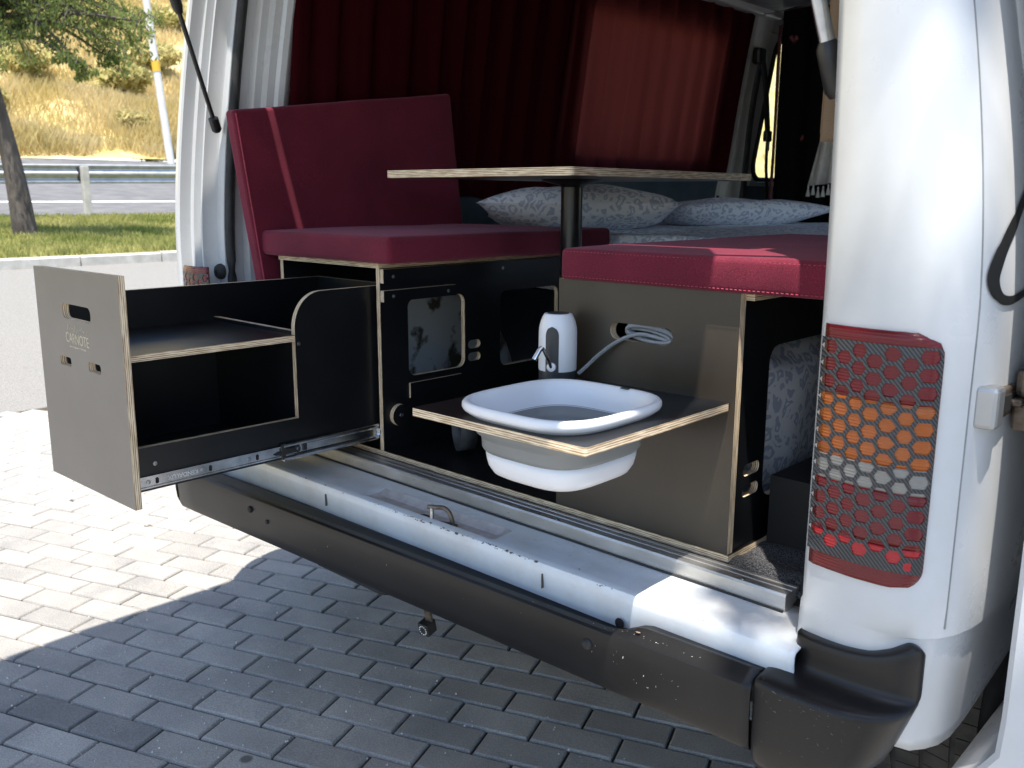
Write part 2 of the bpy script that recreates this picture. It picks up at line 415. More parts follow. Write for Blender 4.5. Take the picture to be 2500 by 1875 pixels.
def softbox(name, hx, hy, hz, r, m_, parent=None, seg=(14, 14, 8), puff=0.0, wob=0.0, M4=None, seed=0):
    """rounded upholstered block, centred on its own origin then moved by M4"""
    V = []; F = []; idx = {}
    def ticks(h, n):
        t = [-h, -h+r*0.15, -h+r*0.4, -h+r*0.75, -h+r]
        m_ = [(-h+r)+(2*h-2*r)*i/n for i in range(1, n)]
        return t+m_+[-x for x in reversed(t)]
    X, Y, Z = ticks(hx, seg[0]), ticks(hy, seg[1]), ticks(hz, seg[2])
    def vid(x, y, z):
        k = (round(x, 6), round(y, 6), round(z, 6))
        if k in idx: return idx[k]
        c = Vector((max(-hx+r, min(hx-r, x)), max(-hy+r, min(hy-r, y)), max(-hz+r, min(hz-r, z))))
        d = Vector((x, y, z))-c
        p = c+d.normalized()*r if d.length > 1e-9 else c
        u, v_, q = x/hx, y/hy, z/hz
        if puff:
            p.z += puff*(1-u**4)*(1-v_**4)*q
            p.x += 0.5*puff*(1-v_**4)*(1-q*q)*u; p.y += 0.5*puff*(1-u**4)*(1-q*q)*v_
        if wob:
            nn = noise.noise_vector(Vector((x*5+seed, y*5, z*5)))
            p += nn*wob
        idx[k] = len(V); V.append(M4 @ p if M4 else p); return idx[k]
    for a, b_, fix, hfix in ((X, Y, 2, hz), (X, Z, 1, hy), (Y, Z, 0, hx)):
        for s in (-1, 1):
            for i in range(len(a)-1):
                for j in range(len(b_)-1):
                    q = []
                    for (ii, jj) in ((i, j), (i+1, j), (i+1, j+1), (i, j+1)):
                        if fix == 2: q.append(vid(a[ii], b_[jj], s*hz))
                        elif fix == 1: q.append(vid(a[ii], s*hy, b_[jj]))
                        else: q.append(vid(s*hx, a[ii], b_[jj]))
                    if len(set(q)) == 4: F.append(q)
    return mobj(name, V, F, m_, parent, smooth=True)
def ring_tube(name, pts, r, m_, parent=None, n=8):
    pts = [Vector(p) for p in pts]; rows = []
    for i, p in enumerate(pts):
        t = (pts[(i+1) % len(pts)]-pts[i-1]).normalized(); a = t.cross(Vector((0, 0, 1)))
        if a.length < 1e-3: a = Vector((1, 0, 0))
        a.normalize(); b_ = a.cross(t)
        rows.append([p+r*(cos(2*pi*k/n)*a+sin(2*pi*k/n)*b_) for k in range(n)])
    rows.append(rows[0]); return loft(name, rows, m_, parent, closed=True)

GZ = -0.642
# ================================================================ the setting
def sst(a, b, t):
    t = max(0, min(1, (t-a)/(b-a))); return t*t*(3-2*t)
def lerp(t, P):
    for (a, va), (b, vb) in zip(P, P[1:]):
        if t <= b: return va+(vb-va)*max(0, (t-a))/(b-a)
    return P[-1][1]
PROFILE = [(-80, -0.66), (4.6, -0.66), (7.0, -0.52), (10.0, -0.23), (10.01, -0.23), (10.2, -0.12), (14.6, 0.25), (16.0, 0.36), (17, 0.43), (24.5, 1.28), (26.0, 1.55), (34, 4.9), (46, 10.8), (70, 25), (110, 47)]
def kerb_u(y): return -0.235*(y-1.5)*(-1)      # the kerb drifts away from the van's axis
def terr(x, y):
    u = -x-0.16*max(0, min(y, 12)-1.5)*(1 if -x > 9 else max(0, (-x-5)/4)) if False else -x
    return lerp(u, PROFILE)
def strip(name, us, y0, y1, ny, m_, jit=0.0, dz=0.0, label=None):
    rows = []
    for i in range(ny+1):
        y = y0+(y1-y0)*i/ny
        row = []
        for u in us:
            z = terr(-u, y)+dz
            if jit: z += jit*noise.noise(Vector((u*0.35, y*0.35, 1.7)))+jit*0.5*noise.noise(Vector((u*1.1, y*1.1, 7.7)))
            row.append((-u, y, z))
        rows.append(row)
    return loft(name, rows, m_, None)
def fr(a, b, n): return [a+(b-a)*i/n for i in range(n+1)]
M['asphalt'] = mat('worn_asphalt', (0.13, 0.125, 0.115), (0.27, 0.26, 0.24), 0.92, 160, detail=6, bmp=0.7, bscale=300, lo=0.35, hi=0.65)
M['road'] = mat('road_asphalt', (0.10, 0.10, 0.105), (0.15, 0.15, 0.15), 0.9, 3, bmp=0.2)
M['soil'] = mat('dry_verge_soil', (0.16, 0.16, 0.04), (0.30, 0.27, 0.10), 0.95, 2.2, bmp=0.5)
M['hill'] = mat('dry_hillside', (0.40, 0.34, 0.12), (0.62, 0.48, 0.26), 0.95, 0.9, bmp=0.6, bscale=6)
M['concrete'] = mat('kerb_concrete', (0.38, 0.36, 0.32), (0.52, 0.50, 0.45), 0.9, 9, bmp=0.4)
M['roadpaint'] = mat('road_paint', (0.70, 0.70, 0.68), (0.8, 0.8, 0.78), 0.7, 8)
M['galv'] = mat('galvanised_steel', (0.36, 0.37, 0.38), (0.50, 0.51, 0.52), 0.42, 9, metal=0.8)
g = strip('ground', [-70, -40, -20, -8, 0, 4.6, 7.0, 10.0], -70, 110, 30, M['asphalt'], dz=0); tag(g, kind='structure')
kp = [(-9.98, -.26), (-9.98, -.125), (-10.0, -.11), (-10.12, -.108), (-10.14, -.22)]
k = loft('kerb', [[(x-.02, y, z-.03) for x, z in kp] for y in (-40, 70)], M['joint'], None); tag(k, kind='structure')
for i in range(34):
    y = -9+1.0*i; dx, dz = rnd.uniform(-.008, .008), rnd.uniform(-.006, .006)
    ks = loft('kerbstone', [[(x+dx, yy, z+dz) for x, z in kp] for yy in (y+.008, y+.992)], M['concrete'], k, cap=True); sharp(ks, 30)
v = strip('verge', fr(10.13, 14.4, 22), -40, 70, 90, M['soil'], jit=0.05); tag(v, kind='structure')
rd = strip('road', fr(14.38, 26.0, 12), -60, 110, 30, M['road'], dz=0.01); tag(rd, kind='structure')
for nm, u in (('road_marking', 17.0), ('road_marking', 24.6)):
    s_ = strip(nm, [u, u+0.16], -60, 110, 30, M['roadpaint'], dz=0.02); tag(s_, kind='structure')
hl = strip('hill', fr(25.9, 110, 60), -60, 130, 110, M['hill'], jit=0.55); tag(hl, kind='structure')

# grass: blades gathered in tufts
def leafmat(name, c1, c2, tr=0.35, scale=1.5):
    m, nt, b = newmat(name); nt.nodes.remove(b); out = nt.nodes['Material Output']
    geo = nt.nodes.new('ShaderNodeNewGeometry')
    n = N(nt, 'ShaderNodeTexNoise', Scale=scale, Detail=5); nt.links.new(geo.outputs['Position'], n.inputs['Vector'])
    r = ramp(nt, n.outputs['Fac'], [(0.35, c1), (0.68, c2)])
    d = nt.nodes.new('ShaderNodeBsdfDiffuse'); t = nt.nodes.new('ShaderNodeBsdfTranslucent'); mx = nt.nodes.new('ShaderNodeMixShader'); mx.inputs[0].default_value = tr
    nt.links.new(r.outputs[0], d.inputs[0]); nt.links.new(r.outputs[0], t.inputs[0])
    nt.links.new(d.outputs[0], mx.inputs[1]); nt.links.new(t.outputs[0], mx.inputs[2]); nt.links.new(mx.outputs[0], out.inputs[0]); return m
M['grassg'] = leafmat('verge_grass', (0.22, 0.26, 0.07), (0.52, 0.48, 0.19), 0.40, 1.2)
M['grassd'] = leafmat('dry_grass', (0.56, 0.46, 0.20), (0.72, 0.60, 0.36), 0.45, 0.35)
M['shrub'] = leafmat('olive_shrub_leaf', (0.44, 0.41, 0.16), (0.64, 0.55, 0.28), 0.40, 0.9)
M['leaf'] = leafmat('tree_leaf', (0.11, 0.15, 0.045), (0.29, 0.33, 0.12), 0.45, 2.5)
M['bark'] = mat('bark', (0.055, 0.045, 0.038), (0.12, 0.10, 0.085), 0.95, 9, bmp=1.0, bscale=22, stretch=(1, 1, 0.3), bdist=0.02)
def blades(name, n, place, h0, h1, wd, m_, kindlabel):
    V = []; F = []
    for i in range(n):
        x, y, z = place(i)
        a = rnd.uniform(0, 2*pi); h = rnd.uniform(h0, h1); ww = wd*rnd.uniform(0.6, 1.3)
        dx, dy = cos(a)*ww, sin(a)*ww; lx, ly = rnd.uniform(-.45, .45)*h, rnd.uniform(-.45, .45)*h
        k = len(V)
        V += [(x-dx, y-dy, z-0.02), (x+dx, y+dy, z-0.02), (x+lx*.45+dx*.6, y+ly*.45+dy*.6, z+h*.6), (x+lx, y+ly, z+h)]
        F += [(k, k+1, k+2), (k, k+2, k+3)]
    o = mobj(name, V, F, m_, None, recalc=False); tag(o, kindlabel[0], kindlabel[1], kind='stuff'); return o
def pl_verge(i):
    u = rnd.uniform(10.2, 14.35); y = rnd.uniform(-1, 9)
    return (-u, y, terr(-u, 0)+0.02)
blades('grass', 60000, pl_verge, 0.025, 0.08, 0.009, M['grassg'], ('short green and yellowing grass on the verge behind the kerb', 'grass'))
def pl_hill(i):
    for _ in range(20):
        u = 26+rnd.random()**1.3*24; y = rnd.uniform(4, 24) if i % 8 else rnd.uniform(24, 75)
        if noise.noise(Vector((u*.18, y*.18, 3.1))) > -0.25: break
    return (-u, y, terr(-u, 0)+0.5*noise.noise(Vector((u*.35, y*.35, 1.7))))
blades('dry_grass', 90000, pl_hill, 0.18, 0.55, 0.016, M['grassd'], ('tall straw coloured dry grass covering the hillside', 'dry grass'))
def leafcloud(centers, n, size, elong=2.2, droop=0.0):
    V = []; F = []
    for i in range(n):
        c, rad = centers[i % len(centers)]
        d = Vector((rnd.gauss(0, 1), rnd.gauss(0, 1), rnd.gauss(0, 1))); d.normalize(); d *= rad*rnd.random()**0.45
        p = Vector(c)+Vector((d.x, d.y, d.z*0.75))
        a = Vector((rnd.uniform(-1, 1), rnd.uniform(-1, 1), rnd.uniform(-1, 1)-droop)).normalized()
        b_ = a.cross(Vector((rnd.uniform(-1, 1), rnd.uniform(-1, 1), rnd.uniform(-1, 1)))).normalized()
        s_ = size*rnd.uniform(.6, 1.3); k = len(V)
        V += [p-a*s_*elong*.5, p+b_*s_*.5, p+a*s_*elong*.5, p-b_*s_*.5]; F.append((k, k+1, k+2, k+3))
    return V, F
SHR = [(-33.0, 10.6, 1.9), (-32.0, 13.6, 1.6), (-35, 16.5, 2.0), (-30, 8.2, 1.3), (-37.5, 12.5, 2.2), (-31.0, 18.5, 1.6), (-42, 15.0, 2.6), (-40, 20, 2.4), (-28.6, 12.2, 1.0), (-45, 24, 3.0), (-34, 7.0, 1.8)]
places = ['by the tree crown', 'behind the tilted pole', 'higher on the slope', 'at the foot of the slope', 'above the tree trunk', 'low beside the van pillar', 'far up the hillside', 'half hidden behind the van pillar', 'small and low in front of the dry grass', 'seen through the cab window', 'at the left edge of the slope']
for (x, y, r_), pl in zip(SHR, places):
    r_ *= .62; z = terr(x, y); e = thing('shrub', (x, y, z), 'olive green dry shrub '+pl, 'shrub', 'shrubs on the hillside')
    cs = [((x+rnd.uniform(-.6, .6)*r_, y+rnd.uniform(-.6, .6)*r_, z+r_*rnd.uniform(.2, .65)), r_*rnd.uniform(.35, .6)) for _ in range(7)]
    V, F = leafcloud(cs, 1500, 0.13); mobj('foliage', V, F, M['shrub'], e, recalc=False)
    tube('stem', [(x, y, z-.1), (x+.1, y, z+r_*.3), (x+.2, y+.1, z+r_*.6)], [.09, .06, .02], M['bark'], e, n=6)

# the tree on the verge
def tree(name, base, h, lean, label, crown, nleaf, leaf, r0=0.17, limbs=9, droop=1.0):
    e = thing(name, base, label, 'tree'); b = Vector(base)
    top = b+Vector((lean[0], lean[1], h))
    pts = spline([b+Vector((0, 0, -.15)), b+Vector((lean[0]*.15, lean[1]*.15, h*.25)), b+Vector((lean[0]*.5, lean[1]*.5, h*.6)), top], 6)
    rr = [r0*(1.25 if i == 0 else 1)*(1-0.75*i/(len(pts)-1)) for i in range(len(pts))]
    tube('trunk', pts, rr, M['bark'], e, n=12)
    cs = []
    for i in range(limbs):
        t = rnd.uniform(.72, .98); p0 = b+(top-b)*t
        c, r_ = crown[i % len(crown)]
        p2 = Vector(c)+Vector((rnd.uniform(-1, 1), rnd.uniform(-1, 1), rnd.uniform(-.5, .5)))*r_*.7
        p1 = (p0+p2)/2+Vector((0, 0, .25))
        sp = spline([p0, p1, p2], 6); tube('limb', sp, [.055*(1-.85*k/(len(sp)-1)) for k in range(len(sp))], M['bark'], e, n=6)
        for k in range(4, len(sp)): cs.append((sp[k], r_*.42))
        for _ in range(3):
            q = p2+Vector((rnd.uniform(-1, 1), rnd.uniform(-1, 1), rnd.uniform(-1.2, .1)))*r_*.5
            tube('twig', spline([p2, (p2+q)/2+Vector((0, 0, .08)), q], 3), .008, M['bark'], e, n=4)
            cs.append((q, r_*.30))
    V, F = leafcloud(cs, nleaf, leaf, 3.0, droop); mobj('crown', V, F, M['leaf'], e, recalc=False)
    return e
tree('verge_tree', (-12.13, 3.16, terr(-12.13, 0)-0.02), 3.3, (-.05, -.45), 'leaning dark trunked tree with drooping leaves on the verge',
     [((-12.0, 2.9, 3.6), 1.2), ((-11.4, 4.0, 3.0), .65), ((-11.6, 3.5, 2.75), .6), ((-12.2, 2.0, 3.2), 1.1), ((-11.15, 4.4, 2.8), .45), ((-11.5, 3.9, 3.6), .8), ((-11.3, 4.1, 2.45), .4), ((-11.8, 3.0, 2.5), .5), ((-11.2, 3.75, 2.2), .25)], 15000, 0.024, limbs=27)
# tree behind the photographer that throws the dappled shade on the van corner
sht = tree('shade_tree', (4.6, -5.2, -0.64), 6.2, (-.9, 1.0), 'tall tree behind the camera casting dappled shade on the van',
     [((3.7, -3.8, 6.8), 1.4), ((4.6, -4.6, 7.2), 1.6), ((3.9, -5.0, 6.5), 1.3)], 3600, 0.062, r0=.22, limbs=12, droop=.3)
# its long thin limb reaching over the van corner, with a loose spray of leaves
lim = spline([(3.9, -4.4, 5.6), (3.1, -3.1, 6.3), (2.4, -2.1, 6.35), (1.86, -1.55, 6.1), (1.66, -1.38, 5.75)], 6)
tube('limb', lim, [.05*(1-.8*k/(len(lim)-1)) for k in range(len(lim))], M['bark'], sht, n=6)
cl = []
for k in range(16):
    p = Vector((rnd.uniform(1.70, 2.08), rnd.uniform(-1.72, -1.42), rnd.uniform(5.7, 6.6))); q = p+Vector((rnd.uniform(-.10, .10), rnd.uniform(-.10, .10), rnd.uniform(-.55, -.25)))
    tube('twig', spline([p, (p+q)/2+Vector((.02, .02, .03)), q], 3), .006, M['bark'], sht, n=4); cl += [(p, .10), ((p+q)/2, .11), (q, .09)]
V, F = leafcloud(cl, 210, 0.070, 3.0, 1.2); mobj('leaf_spray', V, F, M['leaf'], sht, recalc=False)

# utility pole
pe = thing('utility_pole', (-25.72, 12.06, terr(-25.72, 0)), 'pale slightly tilted pole with yellow tag at the foot of the hillside', 'pole')
tube('shaft', [(-25.72, 12.06, 1.3), (-25.79, 11.75, 5.2), (-25.83, 11.5, 8.5)], [.115, .105, .09], mat('pale_pole_paint', (0.62, 0.60, 0.56), (0.74, 0.72, 0.68), 0.7, 4), pe, n=14)
tube('tag', [(-25.772, 11.83, 4.15), (-25.776, 11.805, 4.45)], .118, mat('yellow_tag_paint', (0.75, 0.42, 0.03), (0.8, 0.5, 0.05), 0.6, 6), pe, n=14)

# guard rail: a W-beam on posts
ge = thing('guard_rail', (-14.2, 4.6, terr(-14.2, 0)), 'galvanised roadside guard rail running behind the verge tree', 'guard rail')
def rail_x(y): return -14.75+0.21*(y-3.0)*0.9
zr = lambda y: 0.90+0.013*(y-3)
prof = [(-.03, -.15), (-.05, -.13), (-.005, -.095), (.0, -.06), (-.05, -.02), (-.055, 0), (-.05, .02), (0, .06), (-.005, .095), (-.05, .13), (-.03, .15)]
rows = [[(rail_x(y)-px_, y, zr(y)+pz) for px_, pz in prof] for y in fr(-6, 11, 34)]
ra = loft('rail_beam', rows, M['galv'], ge); solid(ra, .006)
for y in (-3.2, 0.8, 4.86, 8.9):
    x = rail_x(y)+.13; zb = terr(x, y)
    box('post', (x-.05, y-.055, zb-.2), (x+.05, y+.055, zr(y)+.12), M['concrete'], ge, bv=.008)
    box('spacer', (x-.13, y-.07, zr(y)-.10), (x-.052, y+.05, zr(y)+.10), M['rubber'], ge, bv=.01)

# ---------------------------------------------------------------- pavement of separate pavers
PL_, PW_ = 0.2052, 0.0950; TH = radians(21.438); P0 = Vector((-1.265, -0.4494))
ex = Vector((cos(TH), sin(TH))); ey = Vector((sin(TH), -cos(TH)))
pav = strip('pavement', [-3.2, 4.55], -4.2, 4.4, 4, M['joint'], dz=-0.004+0.0)
for v_ in pav.data.vertices: v_.co.z = GZ-0.009
tag(pav, kind='structure')
def paver_mesh(nm, m_, sx=1.0):
    hx, hy, ch = (PL_-.0055)/2*sx, (PW_-.0055)/2, .0055
    V = []
    for z, i in ((-.05, 0), (-.006, 0), (-.0015, ch*.55), (0, ch)):
        for sx_, sy_ in ((-1, -1), (1, -1), (1, 1), (-1, 1)): V.append((sx_*(hx-i), sy_*(hy-i), z))
    F = [(12, 13, 14, 15)]
    for l in range(3):
        for k in range(4): F.append((l*4+k, l*4+(k+1) % 4, l*4+4+(k+1) % 4, l*4+4+k))
    me = bpy.data.meshes.new(nm); me.from_pydata(V, [], F); me.materials.append(m_)
    for p in me.polygons: p.use_smooth = False
    return me, V, F
me1, PV, PF = paver_mesh('paver', M['paver']); me2, _, _ = paver_mesh('paver_dark', M['paverdark'])
cand = []
for j in range(-40, 45):
    for i in range(-26, 26):
        u = i+(0.5 if j % 2 else 0)+0.5; v_ = j+0.5
        c = P0+ex*(u*PL_)+ey*(v_*PW_)
        if -4.5 < c.x < 3.0 and -4.0 < c.y < 4.2:
            q = Vector((c.x, c.y, GZ))-CAMP; d = q.dot(fw)
            a_, b_ = q.dot(r2)/max(d, .01), q.dot(u2)/max(d, .01)
            vis = d > 0 and abs(a_) < .60 and -.47 < b_ < .1
            hid = c.x > -1.3+1.15*(c.y+.30)+0.9 and c.y > -.2
            cand.append(((0 if vis and not hid else 1, d if d > 0 else 99), c, j, i))
cand.sort(key=lambda t: t[0])
DARK = {(2, 0), (2, 1), (3, 2), (2, -1), (3, 3), (5, 4)}
rot = Matrix.Rotation(TH, 3, 'Z'); SV = []; SF = []
for n_, (key, c, j, i) in enumerate(cand):
    dz = rnd.uniform(-.0016, .0016); ang = TH+rnd.uniform(-.006, .006); t1, t2 = rnd.uniform(-.008, .008), rnd.uniform(-.008, .008)
    if n_ < 300 and key[0] == 0:
        o = bpy.data.objects.new('paver', me2 if (j, i) in DARK else me1)
        link(o, pav); o.location = (c.x, c.y, GZ+dz); o.rotation_euler = (t1, t2, ang)
    else:
        k = len(SV)
        for p in PV:
            q = rot @ Vector(p); SV.append((q.x+c.x, q.y+c.y, q.z+GZ+dz))
        SF += [tuple(a+k for a in f) for f in PF]
o = mobj('pavers', SV, SF, M['paver'], pav, recalc=False); tag(o, kind='stuff')
# grit lying in the joints
V = []; F = []
for i in range(500):
    x, y = rnd.uniform(-1.6, .4), rnd.uniform(-1.0, .2); s_ = rnd.uniform(.0015, .004); k = len(V)
    V += [(x+s_*cos(a), y+s_*sin(a), GZ-.001) for a in (0, 2.1, 4.2)]+[(x, y, GZ+s_)]
    F += [(k, k+1, k+3), (k+1, k+2, k+3), (k+2, k, k+3)]
o = mobj('grit', V, F, mat('pale_grit', (0.5, 0.47, 0.42), (0.65, 0.62, 0.58), 0.9, 200), pav); tag(o, kind='stuff')
# ================================================================ the van
XC = -0.265
van = thing('van', (XC, 1.6, GZ), 'white camper van seen from behind with its tailgate open', 'van')
def tum(z): return 0.215*max(0.0, z-0.45)**1.6
RP = [(.604, .05), (.592, -.05), (.586, -.095), (.590, -.110), (.600, -.118), (.63, -.124), (.665, -.128), (.70, -.127), (.728, -.120), (.748, -.107), (.764, -.088), (.776, -.062), (.784, -.03), (.788, .01), (.790, .06), (.790, .13), (.790, .2), (.790, .28), (.79, .36), (.79, .45), (.79, .58), (.79, .72), (.79, .86), (.79, 1.0), (.79, 1.12)]
def zbot(y): return lerp(y, [(-.2, -.10), (-.09, -.165), (0.0, -.182), (.1, -.170), (.2, -.152), (.28, -.135), (.36, -.115), (.45, -.105), (.58, -.02), (.72, .03), (.86, .03), (1.0, -.04), (1.12, -.15), (1.2, -.2), (1.3, -.28), (4, -.28)])
def body_x(x, z, k):
    if z < .02: x -= k*(.008+.10*(.02-z))
    return x-k*tum(z)
rows = []
ZT = 1.37
for i in range(47):
    row = []
    for (x, y) in RP:
        zb = min(zbot(y), .0)
        # rows squeezed around the crease
        z = zb+(.0185-zb)*i/10 if i <= 10 else .0215+(ZT-.0215)*(i-11)/35
        k = .3 if x < .61 else min(1, .3+.7*(x-.61)/.12)
        yy = y+(.05*max(0, z-.5)**1.3 if y < -.02 else 0)
        row.append((body_x(x, z, k), yy, z))
    rows.append(row)
side = loft('side_panel', rows, M['paint'], van); face_to(side, (.66, -.128, .3), (0, -1, 0)); solid(side, .010, 1)
sharp(side, 50)
# outline of the corner for things fixed on it
from bisect import bisect
CP = RP[3:16]
CS = [0]
for (a, b) in zip(CP, CP[1:]): CS.append(CS[-1]+sqrt((b[0]-a[0])**2+(b[1]-a[1])**2))
def corner(s, z, off, mir=False):
    i = max(0, min(len(CS)-2, bisect(CS, s)-1)); t = (s-CS[i])/(CS[i+1]-CS[i])
    (x0, y0), (x1, y1) = CP[i], CP[i+1]
    a, b = CP[max(i-1, 0)], CP[min(i+2, len(CP)-1)]
    x, y = x0+(x1-x0)*t, y0+(y1-y0)*t
    n0 = Vector((y1-y0, -(x1-x0))); n_ = n0.normalized()
    k = min(1, .3+.7*max(0, x-.61)/.12)
    p = Vector((body_x(x, z, k)+n_.x*off, y+(.05*max(0, z-.5)**1.3 if y < -.02 else 0)+n_.y*off, z))
    if mir: p.x = 2*XC-p.x
    return p
# left rear pillar with gutter and flange
LP = [(-1.32, .9), (-1.345, .3), (-1.345, .06), (-1.340, -.03), (-1.328, -.085), (-1.31, -.112), (-1.285, -.126), (-1.268, -.128), (-1.262, -.124), (-1.258, -.095), (-1.250, -.090), (-1.246, -.096), (-1.238, -.096), (-1.233, -.078), (-1.226, -.076), (-1.222, -.084), (-1.214, -.084), (-1.208, -.052), (-1.203, -.046), (-1.180, -.046), (-1.173, -.042), (-1.170, -.02), (-1.166, .01), (-1.150, .02), (-1.148, .04), (-1.128, .045), (-1.125, .065), (-1.112, .07), (-1.108, .085), (-1.125, .12)]
rows = []
for i in range(36):
    z = -.13+(ZT+.13)*i/35
    rows.append([(x+tum(z)*(1.0 if x < -1.2 else .85), y+.05*max(0, z-.5)**1.3, z) for x, y in LP])
lp = loft('rear_pillar', rows, M['paint'], van); face_to(lp, (-1.275, -.127, .3), (0, -1, 0)); sharp(lp, 38); solid(lp, .003, -1)
zs = fr(-.03, 1.34, 30)
sl = tube('door_seal', [(-1.163+tum(z)*.85, -.030+.05*max(0, z-.5)**1.3, z) for z in zs], .013, M['rubber'], van, n=8)
# inner trim strips beside the curtain
for k_, (xa, ya, xb, yb) in enumerate(((-1.105, .03, -1.09, .10),)):
    pass
bf = lathe('rubber_buffer', [(0, -.012), (.008, -.013), (.017, -.010), (.021, -.004), (.022, .006), (0, .006)], M['rubber'], van, 20, (-1.19, -.050, .398), 'y')
lathe('buffer_dimple', [(0, -.0145), (.005, -.0145), (.006, -.012), (0, -.012)], M['dark'], bf, 12, (-1.19, -.050, .398), 'y')
# tail lights
def tail_light(mir):
    nm = 'tail_light'
    e = bpy.data.objects.new(nm, None); link(e, van)
    LO = .001 if mir else .0105
    e.location = corner(.08, .26, 0, mir)-Vector(van.location); e.matrix_parent_inverse = Matrix()
    s0, s1, zb_, zt = .011, .160, .088, .437
    if mir: zb_ -= .02; zt -= .02
    def right_edge(z):
        r_ = .03; s_ = s1-.012*((z-zb_)/(zt-zb_)-.5)*0
        d = min(z-zb_, zt-z)
        if d < r_: s_ -= r_-sqrt(max(0, r_*r_-(r_-d)**2))
        return s_
    def patch(name, f0, f1, off, m_, base_off=None):
        za, zb2 = zt-(zt-zb_)*f1, zt-(zt-zb_)*f0; rows = []
        for i in range(9):
            z = za+(zb2-za)*i/8; se = right_edge(z)
            tilt = 0
            rows.append([corner(s0+(se-s0)*j/22, z, LO+off*(.25 if j in (0, 22) else 1), mir) for j in range(23)])
        o = loft(name, rows, m_, e); face_to(o, corner(.08, (za+zb2)/2, .01, mir), (0, -1, 0)); solid(o, .004); return o
    patch('lens', 0, .273, .0035, M['lred']); patch('lens', .273, .52, .0035, M['lamber']); patch('lens', .52, .62, .0035, M['lclear'])
    patch('lens', .62, .84, .0035, M['lred']); patch('reflector', .84, .93, .0035, M['lred2']); patch('lens', .93, 1, .0035, M['lred'])
    # honeycomb film
    R = .0138; V = []; F = []
    zlo, zhi = zt-(zt-zb_)*.935, zt-(zt-zb_)*.052
    def P(s, z):
        z = max(zlo, min(zhi, z)); s = max(s0, min(right_edge(z)-.0015, s)); return corner(s, z, LO+.0046, mir)
    nc = int((s1-s0)/(1.5*R))+2
    for c_ in range(-1, nc):
        for r_ in range(-1, 17):
            cs = s0+.0103+c_*1.5*R; cz = zhi-.012-(r_+(.5 if c_ % 2 else 0))*sqrt(3)*R
            if cs < s0-R or cs > s1+R or cz < zlo-R or cz > zhi+R: continue
            solidcell = cz > zhi-.010 or cz < zlo+.020 or cs < s0+.005 or cs > right_edge(max(zlo, min(zhi, cz)))-.74*R
            k = len(V)
            for a in range(6): V.append(P(cs+R*cos(a*pi/3), cz+R*sin(a*pi/3)))
            if solidcell: F.append(tuple(k+a for a in range(6)))
            else:
                for a in range(6): V.append(P(cs+.77*R*cos(a*pi/3), cz+.77*R*sin(a*pi/3)))
                for a in range(6): F.append((k+a, k+(a+1) % 6, k+6+(a+1) % 6, k+6+a))
    o = mobj('honeycomb_film', V, F, M['carbon'], e)
    return e
tail_light(False); tail_light(True)
# seam and lower crease of the corner
tube('panel_seam', [corner(CS[7]+.004, z, .0095) for z in fr(.03, 1.2, 24)], .0016, M['trimgrey'], van, n=6)
tube('body_crease', [corner(s_, .019, .0095) for s_ in fr(.185, CS[-1], 14)], .0035, M['paint'], van, n=6)
# black lettering stroke on the side
dec = [(.075, .655), (.03, .63), (-.01, .595), (-.045, .555), (-.062, .525), (-.068, .505), (-.06, .487), (-.045, .478), (-.02, .478), (.02, .487), (.06, .50)]
wd = [.006, .012, .016, .019, .020, .019, .016, .013, .011, .010, .009]
def on_side(y, z, off):
    for i in range(len(CP)-1):
        if CP[i][1] <= y <= CP[i+1][1] and CP[i][0] > .72:
            t = (y-CP[i][1])/(CP[i+1][1]-CP[i][1]); return corner(CS[i]+t*(CS[i+1]-CS[i]), z, off+.010)
    return Vector((.80-tum(z)+off, y, z))
rows = []
sp = spline([(a, b, 0) for a, b in dec], 4); sw = spline([(a, 0, 0) for a in wd], 4)
for i, p in enumerate(sp):
    t = (sp[min(i+1, len(sp)-1)]-sp[max(i-1, 0)]).normalized(); n_ = Vector((-t.y, t.x, 0)); h = sw[i].x/2
    rows.append([on_side(p.x+n_.x*h, p.y+n_.y*h, .0022), on_side(p.x-n_.x*h, p.y-n_.y*h, .0022)])
loft('side_decal', rows, M['decal'], van)
# sliding door rail end, roller bracket and the open sliding door
re_ = box('rail_end_cap', (.775, -.080, .312), (.806, -.046, .368), M['galv'], van, bv=.006)
box('rail_channel', (.785, -.047, .322), (.803, 1.1, .362), M['steelrust'], van, bv=.003)
box('rail_recess', (.795, -.04, .33), (.8045, 1.1, .352), M['dark'], van)
br = box('roller_bracket', (.803, -.006, .345), (.838, .09, .385), M['steelrust'], van, bv=.010)
box('roller_arm', (.803, -.016, .335), (.818, .02, .3455)
, M['steelrust'], van, bv=.004)
box('roller_jaw', (.803, -.002, .300), (.834, .08, .336), M['steelrust'], van, bv=.004)
loft('sliding_door', [[(x-tum(z), y, z) for x, y in ((.85-.10*sst(-.12, -.30, z), -.06), (.858-.10*sst(-.12, -.30, z), -.068), (.888-.06*sst(-.12, -.30, z), -.06), (.888-.06*sst(-.12, -.30, z), 1.15), (.85-.10*sst(-.12, -.30, z), 1.15))] for z in fr(-.36, 1.3, 30)], M['paint'], van, closed=True, cap=True, ang=40)
rows = [[(.80-tum(z), .015+.02*sin((z-.74)*6)*0+max(0, (.80-z))*.25, z), (.806-tum(z), .04+max(0, .80-z)*.25, z), (.80-tum(z), .3, z)] for z in fr(.745, 1.25, 16)]
solid(loft('quarter_trim', rows, M['inpaint'], van), .012)

